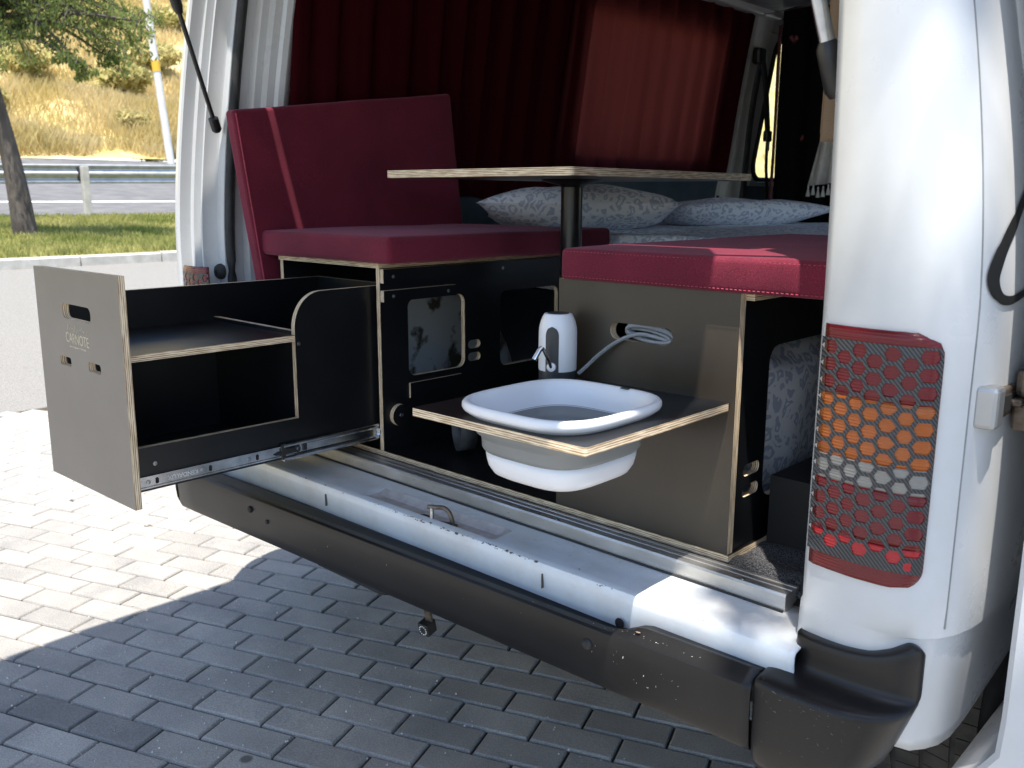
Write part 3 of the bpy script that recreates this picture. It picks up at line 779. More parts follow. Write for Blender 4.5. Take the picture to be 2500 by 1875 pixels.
# rear sill, painted, with the latch pocket
rows = []
for i in range(181):
    x = -1.19+1.79*i/180
    pk = sst(-.44, -.385, x)*(1-sst(-.06, -.01, x))
    row = []
    ye = .015*(x+.2) if True else 0
    for (y, z) in [(-.03, -.038), (-.062, -.038), (-.085, -.038), (-.102, -.038), (-.118, -.038), (-.135, -.038), (-.150, -.0385), (-.162, -.039), (-.171, -.040), (-.177, -.0425), (-.1798, -.048), (-.180, -.060), (-.177, -.085), (-.172, -.11), (-.168, -.15)]:
        d = 0
        if -.162 < y < -.1: d = .013*pk*(sst(-.1, -.118, y) if y > -.13 else 1)
        w_ = .0012*noise.noise(Vector((x*6, y*30, 2)))
        row.append((x, y+ye*(1 if y < -.1 else .3), z-d+w_))
    rows.append(row)
sill = loft('rear_sill', rows, M['sillpaint'], van); face_to(sill, (.2, -.1, -.037), (0, 0, 1)); sharp(sill, 28); solid(sill, .003)
M['dust'] = mat('dusty_white_paint_pocket', (0.52, 0.49, 0.48), (0.36, 0.32, 0.30), 0.7, 40, detail=8)
sill.data.materials.append(M['dust'])
for p in sill.data.polygons:
    if -.41 < p.center.x < -.03 and -.160 < p.center.y-.015*(p.center.x+.2) < -.104 and p.normal.z > .5: p.material_index = 1
lathe('latch_hole', [(0, .0006), (.016, .0006), (.017, -.0002), (0, -.002)], M['dark'], sill, 24, (-.240, -.150, -.0505))
st = prism('striker_plate', 'z', [(-.205, -.172), (-.170, -.170), (-.142, -.158), (-.136, -.146), (-.145, -.136), (-.165, -.138), (-.195, -.153), (-.210, -.164)], [], -.0515, -.046, M['steelrust'], M['steelrust'], sill)
tube('striker_pin', [(-.196, -.160, -.047), (-.196, -.160, -.016)], .0045, M['screw'], sill, n=12)
tube('striker_cap', spline([(-.204, -.163, -.016), (-.186, -.157, -.0145), (-.170, -.152, -.013), (-.158, -.148, -.020), (-.152, -.146, -.034), (-.151, -.145, -.046)], 4), .0048, M['steelrust'], sill, n=8)
for x in (.292, -.60): lathe('sill_hole', [(0, -.0012), (.009, -.0012), (.0095, 0), (0, .001)], M['dark'], sill, 16, (x, -.1735, -.098), 'y')
# aluminium threshold strip
tp = [(-.057, -.044), (-.061, -.043), (-.0615, -.012), (-.059, -.008), (-.048, -.0075), (-.047, -.009), (-.040, -.009), (-.039, -.0078), (-.031, -.0078), (-.030, -.009), (-.024, -.009), (-.023, -.008), (-.016, -.0085), (-.014, -.026)]
rows = [[(x, y+.0008*noise.noise(Vector((x*9, 0, 0))), z) for y, z in tp] for x in fr(-1.02, .530, 60)]
al = loft('threshold_strip', rows, M['alu'], van, cap=True); sharp(al, 25)
for x in (-.78, -.37, .05, .45): lathe('rivet', [(.004, 0), (.003, .0012), (0, .0016)], M['screw'], al, 12, (x, -.0535, -.0078))
tube('threshold_gap_line', [(x, -.0635, -.0365) for x in fr(-1.02, .528, 20)], .0022, M['rubber'], al, n=6)  # thin dark strip drawn in for the dark gap line under the threshold
# paint chips and scratches along the worn edges
def chips(name, n, fn, m_, parent, lo, hi):
    V = []; F = []
    for _ in range(n):
        p, a, b_ = fn(); L_ = rnd.uniform(lo, hi)*(1 if rnd.random() < .8 else 2.2); W_ = L_*rnd.uniform(.25, .6); k = len(V); m = rnd.choice((5, 6, 7))
        for q in range(m):
            an = 2*pi*q/m; r_ = rnd.uniform(.6, 1.2); V.append(p+a*(L_*cos(an)*r_)+b_*(W_*sin(an)*r_))
        F.append(tuple(k+q for q in range(m)))
    o = mobj(name, V, F, m_, parent, recalc=False); tag(o, kind='stuff'); return o
M['darkchip'] = mat('bare_metal_chip', (0.05, 0.045, 0.04), (0.16, 0.13, 0.10), 0.6, 300)
def edge_chip():
    x = rnd.choice((rnd.gauss(-.22, .09), rnd.uniform(-.7, .5), rnd.gauss(.02, .05))); x = max(-.8, min(.52, x))
    t = rnd.random(); return Vector((x, -.1768-.0022*t+.015*(x+.2), -.0412-.004*t)), Vector((1, 0, 0)), Vector((0, -.7, -.7))
chips('edge_chips', 110, edge_chip, M['darkchip'], sill, .0008, .0028)
def face_chip():
    x = rnd.uniform(-.8, .3); z = rnd.uniform(-.10, -.06); return Vector((x, -.1812+.025*max(0, (-.06-z))*4*.25+.015*(x+.2), z)), Vector((0, 0, 1)), Vector((1, 0, 0))
def top_chip():
    x = rnd.gauss(.14, .10); y = rnd.uniform(-.168, -.085); a = rnd.uniform(-.9, .3); return Vector((x, y+.015*(x+.2), -.0366)), Vector((cos(a), sin(a), 0)), Vector((-sin(a)*.3, cos(a)*.3, 0))
chips('top_scratches', 34, top_chip, M['darkchip'], sill, .0008, .003)
def alu_chip():
    x = rnd.uniform(-.9, .5); z = rnd.uniform(-.034, -.014); return Vector((x, -.0622, z)), Vector((rnd.uniform(-1, 1), 0, rnd.uniform(-1, 1))), Vector((0, 0, .5))
chips('scuffs', 60, alu_chip, M['darkchip'], al, .0007, .0026)
for x in (-.53, .12): box('weld_line', (x-.0007, -.1835+.015*(x+.2), -.088), (x+.0007, -.178+.015*(x+.2), -.060), M['darkchip'], sill)
# floor and carpet
rows = []
for i in range(70):
    y = -.025+2.75*(i/69)**1.6
    rows.append([(x, y, -.025+(.009*max(0, sin(y*2*pi/.095))*sst(.36, .42, x) if y < .8 else 0)) for x in fr(-1.09, .60, 50)])
solid(loft('carpet', rows, M['carpet'], van), .012)
box('underbody', (-1.15, -.10, -.20), (.42, 3.2, -.065), M['dark'], van)
box('tow_frame', (-.64, -.16, -.275), (-.36, -.105, -.205), M['rubber'], van, bv=.02)
# inner walls, roof, cab
slant = lambda x, y, z: (x-.05+.16*(z-.7) if x < 0 else x-.16*(z-.7), y*(1.04 if x < 0 and y > .5 else 1), z)
prism('left_wall', 'x', rect(.12, -.03, 3.4, 1.40), [rrect(1.27, .76, 2.13, 1.27, .06), rrect(2.63, .69, 3.3, 1.33, .08)], -1.115, -1.075, M['inpaint'], M['inpaint'], van, slant)
prism('side_window', 'x', rrect(1.25, .74, 2.15, 1.29, .06), [], -1.10, -1.095, M['glass'], M['glass'], van, slant)
prism('cab_window', 'x', rrect(2.61, .67, 3.32, 1.35, .08), [], -1.10, -1.095, M['glass'], M['glass'], van, slant)
ring_tube('window_rubber', [slant(-1.072, u, v_) for u, v_ in rrect(2.625, .685, 3.305, 1.335, .09, 8)], .013, M['rubber'], van)
prism('lining_panel', 'x', rect(.13, -.02, 2.33, .70), [], -1.074, -1.062, M['trimteal'], M['trimteal'], van, slant)
prism('door_lining', 'x', rect(2.56, -.02, 3.35, .66), [], -1.074, -1.058, M['trimteal'], M['trimteal'], van, slant)
box('door_sill_cap', (-1.075, 2.56, .655), (-1.035, 3.35, .675), M['trimgrey'], van, bv=.006, xf=slant)
pl = prism('centre_pillar', 'x', [(2.375, .40), (2.49, .40), (2.50, .55), (2.475, .9), (2.47, 1.2), (2.52, 1.42), (2.37, 1.42)], [], -1.074, -1.035, M['inpaint'], M['inpaint'], van, slant)
for z in (.60, .72, .83, .95, 1.08, 1.2): lathe('pillar_hole', [(0, .001), (.010, .001), (.010, -.004), (0, -.004)], M['dark'], pl, 12, (slant(-1.034, 0, z)[0], 2.405, z), 'x')
box('roof_rail', (-.985, .1, 1.375), (-.93, 2.6, 1.42), M['inpaint'], van, bv=.01)
prism('roof_lining', 'z', [(-1.04, -.128), (.50, -.076), (.50, 3.5), (-1.04, 3.5)], [], 1.40, 1.458, M['trimgrey'], M['trimgrey'], van)
prism('right_wall', 'x', rect(.08, -.03, 3.4, 1.42), [rrect(1.35, .45, 2.3, 1.0, .05)], .66, .70, M['trimgrey'], M['trimgrey'], van, lambda x, y, z: (x-tum(z), y, z))  # opening added in this unseen wall to let light onto the bed
box('front_side_panel', (.74, 2.45, -.28), (.79, 3.5, 1.42), M['paint'], van, xf=lambda x, y, z: (x-tum(z), y, z))
box('cab_bulkhead', (-1.1, 3.4, -.1), (.8, 3.45, 1.45), M['dark'], van)
prism('roof_panel', 'z', [(-1.06, -.128), (.52, -.076), (.52, 3.6), (-1.06, 3.6)], [], 1.459, 1.50, M['paint'], M['paint'], van)
rows = []
for i in range(15):
    a = i/14; x = -1.045+.0*a
for sgn, x0_ in ((1, -1.005), (-1, .475)):
    box('roof_side', (min(x0_, x0_-sgn*.10), -.02, 1.34), (max(x0_, x0_-sgn*.10), 3.5, 1.47), M['paint'], van)
# wheel arch seen through the cabinet openings
M['dirtywhite'] = mat('dusty_white_paint', (0.78, 0.78, 0.76), (0.12, 0.10, 0.07), 0.6, 14, detail=9, lo=0.56, hi=0.64, bmp=0.2)
rows = []
for i in range(21):
    a = pi*i/20
    rows.append([(x_, .42-.40*cos(a)*s_, -.02+.37*sin(a)*s_) for x_, s_ in ((-1.08, 1), (-.90, 1), (-.875, .97), (-.868, .9), (-.868, .0))])
wa = loft('wheel_arch', rows, M['dirtywhite'], van)
# right rear wheel
WC = Vector((.662, .57, GZ+.335)); tp_ = []
prof = [(.20, -.095), (.245, -.105), (.285, -.108), (.312, -.100), (.326, -.085), (.330, -.06), (.331, 0), (.330, .06), (.326, .085), (.312, .100), (.285, .108), (.245, .105), (.20, .095)]
wh = bpy.data.objects.new('wheel', None); link(wh, van); wh.location = WC-Vector(van.location); wh.matrix_parent_inverse = Matrix()
rows = [[(WC.x+h, WC.y+r_*cos(2*pi*k/64), WC.z+r_*sin(2*pi*k/64)) for k in range(64)] for r_, h in prof]
loft('tyre', rows, M['tyre'], wh, closed=True)
V = []; F = []
for k in range(66):
    for h0, h1, sh, ph in ((-.088, -.055, .02, .0), (-.045, -.003, -.05, .4), (.005, .047, .06, .75), (.057, .088, -.02, .2)):
        a0, a1 = 2*pi*(k+ph)/66+.0025, 2*pi*(k+ph+1)/66-.0025
        kk = len(V)
        for r_ in (.326, .3345):
            for a, h in ((a0, h0), (a1, h0), (a1+sh*.3, h1), (a0+sh*.3, h1)):
                V.append((WC.x+h, WC.y+r_*cos(a), WC.z+r_*sin(a)))
        F += [(kk+4, kk+5, kk+6, kk+7)]+[(kk+i, kk+(i+1) % 4, kk+4+(i+1) % 4, kk+4+i) for i in range(4)]
tag(mobj('tread', V, F, M['tyre'], wh), kind='stuff')
lathe('rim', [(0, .06), (.05, .065), (.12, .05), (.17, .07), (.2, .09), (.205, .06), (.2, -.06), (0, -.05)], M['galv'], wh, 32, tuple(WC), 'x')
box('wheel_house', (.40, .12, -.02), (.70, 1.15, .12), M['dark'], van)
# tailgate, open overhead
tgp = [(-1.0, -.158), (-.80, -.151), (-.79, -.122), (.17, -.088), (.18, -.118), (.44, -.108), (.515, -.21), (.60, -.42), (.545, -.58), (.52, -.9), (.47, -1.35), (.40, -1.50), (-.95, -1.50), (-1.02, -1.35), (-1.045, -.9), (-1.045, -.4), (-1.03, -.22)]
tg = prism('tailgate', 'z', tgp, [], 1.40, 1.45, M['paint'], M['paint'], van)
# gas struts
def strut(a, b, flip):
    a, b = Vector(a), Vector(b); d = (b-a)
    e = tube('gas_strut', [a+d*.03, a+d*.52], .0058, M['blackmetal'], van, n=12)
    tube('strut_cylinder', [a+d*.50, a+d*.53, a+d*.97], [.009, .0135, .0135], M['blackplastic'], e, n=14)
    tube('strut_end', [a-d.normalized()*.012, a-d.normalized()*.006, a+d*.045, a+d*.05], [.008, .013, .013, .008], M['blackplastic'], e, n=12)
    return e
strut((-1.150, -.058, .780), (-1.00, -.30, 1.30), False)
a, b = Vector((.535, -.035, .775)), Vector((.435, -.22, 1.39)); d = b-a
gs = tube('gas_strut', [a+d*.05, a+d*.98], .011, M['zinc'], van, n=14)
tube('strut_end', [a-d.normalized()*.03, a-d.normalized()*.02, a+d*.06, a+d*.075], [.012, .017, .017, .012], M['blackplastic'], gs, n=14)

# bumper
def yb(x): return -.229+.04*x
def hump(x): return sst(.285, .36, x)
rows = []
xs = [-1.275, -1.27, -1.25, -1.22, -1.18, -1.13, -1.07, -1.0]+fr(-.95, .25, 26)+fr(.27, .556, 16)
for x in xs:
    e_ = max(0, (-1.05-x)/.225); back = .22*e_**2.2
    y0 = yb(x)+back; h = hump(x)
    dent = -.004*math.exp(-((x+.74)/.03)**2)
    pr_ = [(y0+.075, -.108+.018*h), (y0+.062, -.108+.026*h), (y0+.034, -.117+.036*h), (y0+.028, -.118+.040*h), (y0+.022, -.103+.026*h), (y0+.016, -.095+.013*h), (y0+.003, -.0955+.005*h), (y0-.002, -.099+.003*h), (y0-.0035, -.104), (y0-.004-dent, -.125), (y0-.003-dent*.6, -.15), (y0-.001, -.175), (y0+.001, -.193), (y0+.004, -.200), (y0+.012, -.2035), (y0+.05, -.207), (y0+.08, -.205)]
    sh = 1-.25*max(0, e_-.55)
    rows.append([(x, y, -.15+(z+.15)*sh) for y, z in pr_])
bp = loft('bumper', rows, M['bumper'], van); face_to(bp, (0, -.23, -.15), (0, -1, 0)); sharp(bp, 24)
md = solid(bp, .004)
tube('bumper_joint', [(-1.085, yb(-1.085)+.0005+y, z) for y, z in ((.02, -.102), (.006, -.108), (.001, -.125), (.001, -.15), (.004, -.175), (.012, -.195))], .003, M['dark'], bp, n=6)
for x, r_ in ((-.735, .0085), (-.665, .006)): lathe('bumper_hole', [(0, -.002), (r_*.8, -.002), (r_, .001), (0, .001)], M['dark'], bp, 16, (x, yb(x)-.004, -.128 if x < -.7 else -.142), 'y')
lathe('bumper_bolt', [(0, -.006), (.006, -.006), (.009, -.003), (.010, .001), (0, .001)], M['blackplastic'], bp, 16, (.262, yb(.262)-.004, -.128), 'y')
M['scuff'] = mat('scuffed_primer', (0.16, 0.10, 0.07), (0.26, 0.18, 0.13), 0.8, 120)
M['chip'] = mat('white_chip', (0.7, 0.7, 0.68), (0.8, 0.8, 0.78), 0.7, 60)
def bump_chip():
    x = rnd.choice((rnd.uniform(-.8, .54), rnd.gauss(.40, .07), rnd.gauss(.36, .05))); x = min(.54, x); h = hump(x)
    t = rnd.random()
    if t < .5: return Vector((x, yb(x)+rnd.uniform(.004, .0145), -.0948+.009*h+.0006)), Vector((1, .2, 0)), Vector((0, 1, 0))
    return Vector((x, yb(x)-.0046, rnd.uniform(-.165, -.118))), Vector((.2, 0, 1)), Vector((.5, 0, 0))
chips('paint_flecks', 60, bump_chip, M['chip'], bp, .0005, .0014)
chips('rust_spot', 1, lambda: (Vector((.352, yb(.352)+.010, -.0815)), Vector((1, .2, 0)), Vector((-.2, 1, 0))), M['scuff'], bp, .004, .005)
# bumper corner, stepped
Pu = [(.584, -.085), (.5855, -.125), (.592, -.143), (.612, -.151), (.645, -.154), (.68, -.154), (.705, -.151), (.725, -.147), (.742, -.140), (.754, -.131), (.760, -.120), (.760, -.108)]
Pl = [(.5565, -.15), (.557, -.195), (.563, -.209), (.590, -.214), (.63, -.215), (.665, -.214), (.695, -.209), (.72, -.199), (.740, -.185), (.754, -.166), (.760, -.145), (.759, -.115)]
topz = [-.024, -.021, -.020, -.019, -.018, -.016, -.012, -.005, .003, .008, .004, -.004]
lev = [(-.232, 1, .05), (-.225, 1, .012), (-.205, 1, .002), (-.17, 1, 0), (-.12, 1, 0), (-.092, 1, 0), (-.085, .99, 0), (-.0805, .95, 0), (-.0775, .85, 0), (-.0750, .6, 0), (-.0728, .3, 0), (-.0700, .12, 0), (-.0655, .03, 0), (-.058, 0, 0), (-.045, 0, 0), (None, 0, 0, .55), (None, 0, 0, .9), (None, 0, .002, .97), (None, 0, .008, 1.0), (None, 0, .030, 1.0)]
rows = []
for L_ in lev:
    row = []
    for (ux, uy), (lx, ly), tz in zip(Pu, Pl, topz):
        k = L_[1]; x, y = ux+(lx-ux)*k, uy+(ly-uy)*k
        z = L_[0] if L_[0] is not None else -.045+(tz+.045)*L_[3]
        if L_[0] is not None and L_[0] < -.1: z += max(0, (x-.60))*.30*(-.1-L_[0])/.13
        if z < -.08: x -= max(0, x-.60)*2.2*(-.08-z)
        cx, cy = .66, -.03; dd = Vector((cx-x, cy-y)); 
        if dd.length > 0: dd.normalize()
        row.append((x+dd.x*L_[2], y+dd.y*L_[2], z+.0012*noise.noise(Vector((x*14, y*14, z*14)))))
    rows.append(row)
cr = []
for r_ in rows:
    P = spline(r_, 4); cr.append(P)
bc = loft('bumper_corner', cr, M['bumper'], van); face_to(bc, (.63, -.215, -.15), (0, -1, 0)); solid(bc, .004)
bc['label'] = 'scuffed black plastic bumper end'
M['scuffgrey'] = mat('grey_scuff', (0.07, 0.07, 0.075), (0.16, 0.16, 0.165), 0.7, 200)
def corner_scuff():
    t = rnd.random(); x = rnd.uniform(.57, .72)
    if t < .6: return Vector((x, -.2165+.0*x+.35*max(0, x-.67)**1.5, rnd.gauss(-.092, .010))), Vector((rnd.uniform(.3, 1), .15, rnd.uniform(-.6, .6))), Vector((0, 0, .4))
    return Vector((x, -.2165+.35*max(0, x-.67)**1.5, rnd.uniform(-.18, -.10))), Vector((rnd.uniform(-1, 1), 0, rnd.uniform(-1, 1))), Vector((0, 0, .3))
chips('scuff_marks', 70, corner_scuff, M['scuffgrey'], bc, .0006, .0026)
# reversing camera hung under the bumper
rc = thing('reversing_camera', (-.178, -.195, -.262), 'small black cube reversing camera with ring of lights hanging under the bumper', 'camera')
Rz = Matrix.Translation(Vector((-.178, -.195, -.262))) @ Matrix.Rotation(radians(8), 4, 'Z') @ Matrix.Rotation(radians(12), 4, 'X')
def rcx(x, y, z): return tuple(Rz @ Vector((x, y, z)))
box('housing', (-.013, -.012, -.014), (.013, .016, .014), M['blackplastic'], rc, bv=.002, xf=rcx)
lathe('lens', [(0, -.0035), (.006, -.003), (.007, 0), (0, 0)], M['glass'], rc, 20, rcx(0, -.012, 0), 'y')
for k in range(12):
    a = 2*pi*k/12; u, v_ = .0088*cos(a), .0098*sin(a)
    box('diode', (u-.0011, -.0128, v_-.0011), (u+.0011, -.0118, v_+.0011), M['chip'], rc, xf=rcx)
box('bracket', (-.004, .004, .012), (.012, .010, .075), M['steelrust'], rc, xf=rcx)
# ================================================================ plywood furniture
def screw(p, axis, parent, r=.0042, s=1):
    return lathe('screw', [(r, 0), (r*.9, .0012*s), (r*.35, .0014*s), (r*.25, .0004*s), (0, .0004*s)], M['screw'], parent, 12, p, axis)
bb = thing('base_board', (-.28, .35, -.0236), 'long plywood base board lying across the van floor under both cabinets', 'board')
prism('board', 'z', rect(-.965, -.001, .392, .70), [], -.0235, -.0002, FILMB['z'], PLY['z'], bb)

c1 = thing('storage_cabinet', (-.757, .34, 0), 'open black plywood cabinet under the left seat with windows in its side wall', 'cabinet')
wall_holes = [rrect(.083, .172, .273, .362, .022), rrect(.404, .155, .640, .358, .022), rrect(.284, .216, .329, .238, .0108), rrect(.284, .183, .329, .205, .0108)]
panel('side_wall', 'x', (0, 0, .68, .440), -.5625, -.5493, wall_holes, True, c1)
panel('side_wall', 'x', (0, 0, .68, .440), -.9652, -.952, [], True, c1)
panel('top_panel', 'z', (-.968, -.003, -.549, .69), .4403, .4535, [], True, c1)
panel('upper_rail', 'x', (.001, .4055, .68, .438), -.5490, -.5362, [], True, c1)
panel('lower_rail', 'x', (.001, .3615, .233, .388), -.5490, -.5362, [], True, c1)
panel('inner_rail', 'x', (.083, .119, .256, .156), -.5490, -.5440, [], True, c1)
for y in (.03, .40): screw((-.5362, y, .420), 'x', c1)
for y in (.03, .205): screw((-.5362, y, .374), 'x', c1)
dk = prism('stop_disc', 'x', [(.047+.0265*cos(2*pi*k/32), .083+.0265*sin(2*pi*k/32)) for k in range(32)], [], -.5490, -.5365, FILMB['x'], PLY['x'], c1)
screw((-.5365, .047, .083), 'x', dk, .006, 2)
tube('slide_rail', [(-.567, .0, .045), (-.567, .60, .045)], .009, M['zinc'], c1, n=8)
# canvas strap lying at the back of the foot well
st_ = thing('strap_loop', (-.47, .20, .0), 'dark webbing strap looped on the cabinet floor beneath the sink shelf', 'strap')
rows = []
for i in range(25):
    a = pi*(-.05+1.1*i/24); rows.append([(-.40-.05*cos(a), .10+.03*cos(a), .075-.065*sin(a)), (-.385-.05*cos(a), .14+.03*cos(a), .075-.065*sin(a))])
solid(loft('webbing', rows, mat('grey_webbing', (0.02, 0.022, 0.025), (0.05, 0.055, 0.06), 0.6, 40), st_), .002)

c2 = thing('kitchen_cabinet', (.19, .31, 0), 'satin dark plywood cabinet under the right seat with a slot in its front panel', 'cabinet')
panel('front_panel', 'y', (0, 0, .389, .453), 0, .0172, [rrect(.125, .350, .261, .381, .0152)], False, c2)
panel('side_wall', 'x', (.0174, 0, .88, .440), .0002, TK, [], True, c2)
panel('side_wall', 'x', (.0174, 0, .88, .4398), .387-TK, .3868, [rrect(.115, .075, .46, .352, .03), rrect(.043, .130, .099, .151, .010), rrect(.043, .092, .099, .113, .010)], True, c2)
panel('top_panel', 'z', (.0002, .0174, .4045, .89), .4402, .4530, [], True, c2)
panel('divider', 'y', (.014, 0, .373, .30), .58, .593, [], True, c2)
bag = thing('linen_bag', (.19, .33, .005), 'pale blue floral linen stuffed inside the right cabinet', 'linen')
softbox('bundle', .150, .20, .165, .06, M['floral'], bag, puff=.012, wob=.02, M4=Matrix.Translation((.20, .34, .172)), seed=3)

# drawer pulled out of the left cabinet
dr = thing('drawer', (-.757, -.25, .03), 'wide black plywood drawer pulled out to the rear with pale front', 'drawer')
fo = [(-.969, -.005), (-.552, .004), (-.547, .459), (-.963, .456)]
front = prism('front_panel', 'y', fo, [rrect(-.825, .357, -.684, .388, .013), rrect(-.862, .255, -.803, .2745, .006), rrect(-.716, .2585, -.657, .278, .006)], -.611, -.5975, FILMG, PLY['y'], dr)
arc = [(-.219+.0725*(1-cos(a))*1.0, .317+.080*sin(a)) for a in [pi/2*i/12 for i in range(13)]]
so = [(-.5973, .0302), (.105, .0302), (.105, .398)]+list(reversed(arc))+[(-.219, .1165), (-.5973, .1195)]
prism('side_wall', 'x', so, [], -.588, -.5750, FILMB['x'], PLY['x'], dr)
prism('side_wall', 'x', rect(-.5973, .0302, .105, .392), [], -.943, -.930, FILMB['x'], PLY['x'], dr)
prism('shelf', 'z', rect(-.9298, -.5972, -.5745, -.2195), [], .2905, .3040, FILMB['z'], PLY['z'], dr)
prism('divider', 'y', rect(-.9297, .044, -.5882, .3125), [], -.2190, -.2060, FILMB['y'], PLY['y'], dr)
prism('back_panel', 'y', rect(-.9297, .044, -.5882, .392), [], .0915, .1045, FILMB['y'], PLY['y'], dr)
prism('bottom_panel', 'z', rect(-.9298, -.5972, -.5882, .1045), [], .0303, .0435, FILMB['z'], PLY['z'], dr)
for (y, z) in ((-.555, .083), (-.210, .284)): screw((-.5750, y, z), 'x', dr, .0045)
sl_ = prism('slide', 'x', rect(-.592, .0375, -.24, .0605), [], -.5748, -.5712, M['zinc'], M['zinc'], dr)
for z0 in (.0365, .0585): box('slide_lip', (-.5748, -.592, z0), (-.5685, -.24, z0+.003), M['zinc'], sl_)
def outer_profile(): return [(-.5745, .0275), (-.5655, .0275), (-.564, .030), (-.564, .034), (-.568, .0365), (-.5695, .040), (-.5695, .053), (-.568, .0565), (-.564, .059), (-.564, .063), (-.5655, .0655), (-.5745, .0655)]
so2 = loft('slide_outer', [[(x, y, z) for x, z in outer_profile()] for y in (-.267, .10)], M['zinc'], dr, smooth=False, cap=True)
for y in (-.555, -.44, -.33):
    prism('slide_slot', 'x', rrect(y-.0035, .0425, y+.0035, .0555, .0034), [], -.5712, -.57085, M['dark'], M['dark'], sl_)
for y in (-.573, -.458, -.35): screw((-.5711, y, .049), 'x', sl_, .0045)
# plastic release lever of the slide
lv = prism('release_lever', 'x', [(-.288, .046), (-.272, .050), (-.272, .066), (-.262, .067), (-.262, .055), (-.235, .054), (-.235, .043), (-.262, .042), (-.262, .030), (-.270, .030), (-.272, .043), (-.288, .044)], [], -.5700, -.5655, M['blackplastic'], M['blackplastic'], dr)
prism('lever_catch', 'x', [(-.230+.007*cos(2*pi*k/20), .049+.0085*sin(2*pi*k/20)) for k in range(20)], [[(-.230+.0035*cos(2*pi*k/14), .049+.0045*sin(2*pi*k/14)) for k in range(14)]], -.5694, -.5665, M['blackplastic'], M['blackplastic'], dr)
prism('lever_catch', 'x', rect(-.216, .042, -.206, .056), [], -.5694, -.5665, M['blackplastic'], M['blackplastic'], dr)
def text_mesh(name, s, size, mtx, m_, parent, ext=.0004, sx=1.0):
    cu = bpy.data.curves.new(name, 'FONT'); cu.body = s; cu.size = size; cu.extrude = ext; cu.align_x = 'CENTER'; cu.align_y = 'CENTER'
    ob = bpy.data.objects.new(name+'_src', cu); COL.objects.link(ob)
    dg = bpy.context.evaluated_depsgraph_get(); me = bpy.data.meshes.new_from_object(ob.evaluated_get(dg))
    bpy.data.objects.remove(ob); bpy.data.curves.remove(cu)
    for v_ in me.vertices: v_.co = mtx @ Vector((v_.co.x*sx, v_.co.y, v_.co.z))
    me.materials.clear(); me.materials.append(m_)
    me.name = name; o = bpy.data.objects.new(name, me); return link(o, parent)
FX = Matrix.Translation((-.760, -.6113, .3165)) @ Matrix.Rotation(radians(1.0), 4, 'Y') @ Matrix.Rotation(radians(90), 4, 'X')
text_mesh('engraved_name', 'CARNOTE', .030, FX, M['logo'], front, sx=.82)
for k in range(9):      # the curly engraved line over the name and the tiny line below
    u = -.805+.0115*k
    tube('engraved_flourish', spline([(u, -.6113, .334+.004*sin(k*1.3)), (u+.005, -.6113, .341+.004*cos(k*2.1)), (u+.011, -.6113, .335+.003*sin(k*2.7))], 4), .0005, M['logo'], front, n=5)
for k in range(13):
    u = -.800+.0063*k
    box('engraved_tick', (u, -.6115, .2985+.001*sin(k)), (u+.0035, -.6109, .3010), M['logo'], front)
M['engr'] = mat('stamped_steel', (0.62, 0.64, 0.66), (0.75, 0.77, 0.8), 0.5, 60, metal=0.6)
KX = Matrix.Translation((-.5710, -.500, .049)) @ Matrix.Rotation(radians(90), 4, 'Z') @ Matrix.Rotation(radians(90), 4, 'X') @ Matrix.Rotation(radians(180), 4, 'Z')
text_mesh('stamped_name', 'KENDALUX', .0125, KX, M['engr'], sl_, ext=.0001)

# sink shelf, basin, pump, tube
BX, BY, BN = .216, -.242, 3.5
def sup(hx, hy, z, n=64, e=BN):
    P = []; hx *= .845; hy *= .845
    for k in range(n):
        a = 2*pi*k/n; c_, s_ = cos(a), sin(a)
        P.append((BX+hx*math.copysign(abs(c_)**(2/e), c_), BY+hy*math.copysign(abs(s_)**(2/e), s_), z))
    return P
tilt = lambda x, y, z: (x, y, z+(x-.38)*.010)
sh_ = thing('sink_shelf', (.195, -.19, .2552), 'dark plywood shelf jutting out from the right cabinet and holding the basin', 'shelf')
prism('board', 'z', rrect(.0123, -.3848, .3794, -.0012, .005, 3), [[(x, y) for x, y, z in reversed(sup(.139, .146, 0))]], .2553, .2685, FILMB['z'], PLY['z'], sh_, tilt)
bs = thing('basin', (BX, BY, .166), 'white and grey collapsible washing-up basin set into the plywood shelf', 'basin')
loft('rim', [sup(.142, .149, .2645), sup(.152, .159, .2715), sup(.158, .165, .2755), sup(.1605, .1675, .2805), sup(.160, .167, .286), sup(.1565, .1635, .290), sup(.151, .158, .2905), sup(.1455, .1525, .287), sup(.1415, .1485, .279), sup(.1375, .1445, .264), sup(.1345, .1415, .246)], M['whiteplastic'], bs, closed=True)
loft('folding_wall', [sup(.1395, .1465, .2635), sup(.138, .145, .245), sup(.1365, .1435, .237), sup(.130, .137, .233), sup(.1285, .1355, .228), sup(.1275, .1345, .214), sup(.1255, .1325, .2105), sup(.1225, .1295, .2095), sup(.1215, .1285, .2055)], M['silicone'], bs, closed=True)
loft('inner_wall', [sup(.1348, .1418, .248), sup(.1335, .1405, .238), sup(.127, .134, .2345), sup(.1255, .1325, .229), sup(.1245, .1315, .215), sup(.1205, .1275, .211), sup(.1175, .1245, .206)], M['silicone'], bs, closed=True)
loft('bottom_tray', [sup(.1220, .1290, .2075), sup(.1205, .1275, .196), sup(.117, .124, .183), sup(.109, .116, .1715), sup(.098, .105, .1665), sup(.08, .087, .1655), sup(.02, .02, .1655)], M['whiteplastic'], bs, closed=True, cap=True)
loft('tray_floor', [sup(.1185, .1255, .207), sup(.1145, .1215, .188), sup(.107, .114, .1765), sup(.095, .102, .1722), sup(.02, .02, .1716)], M['silicone'], bs, closed=True, cap=True)
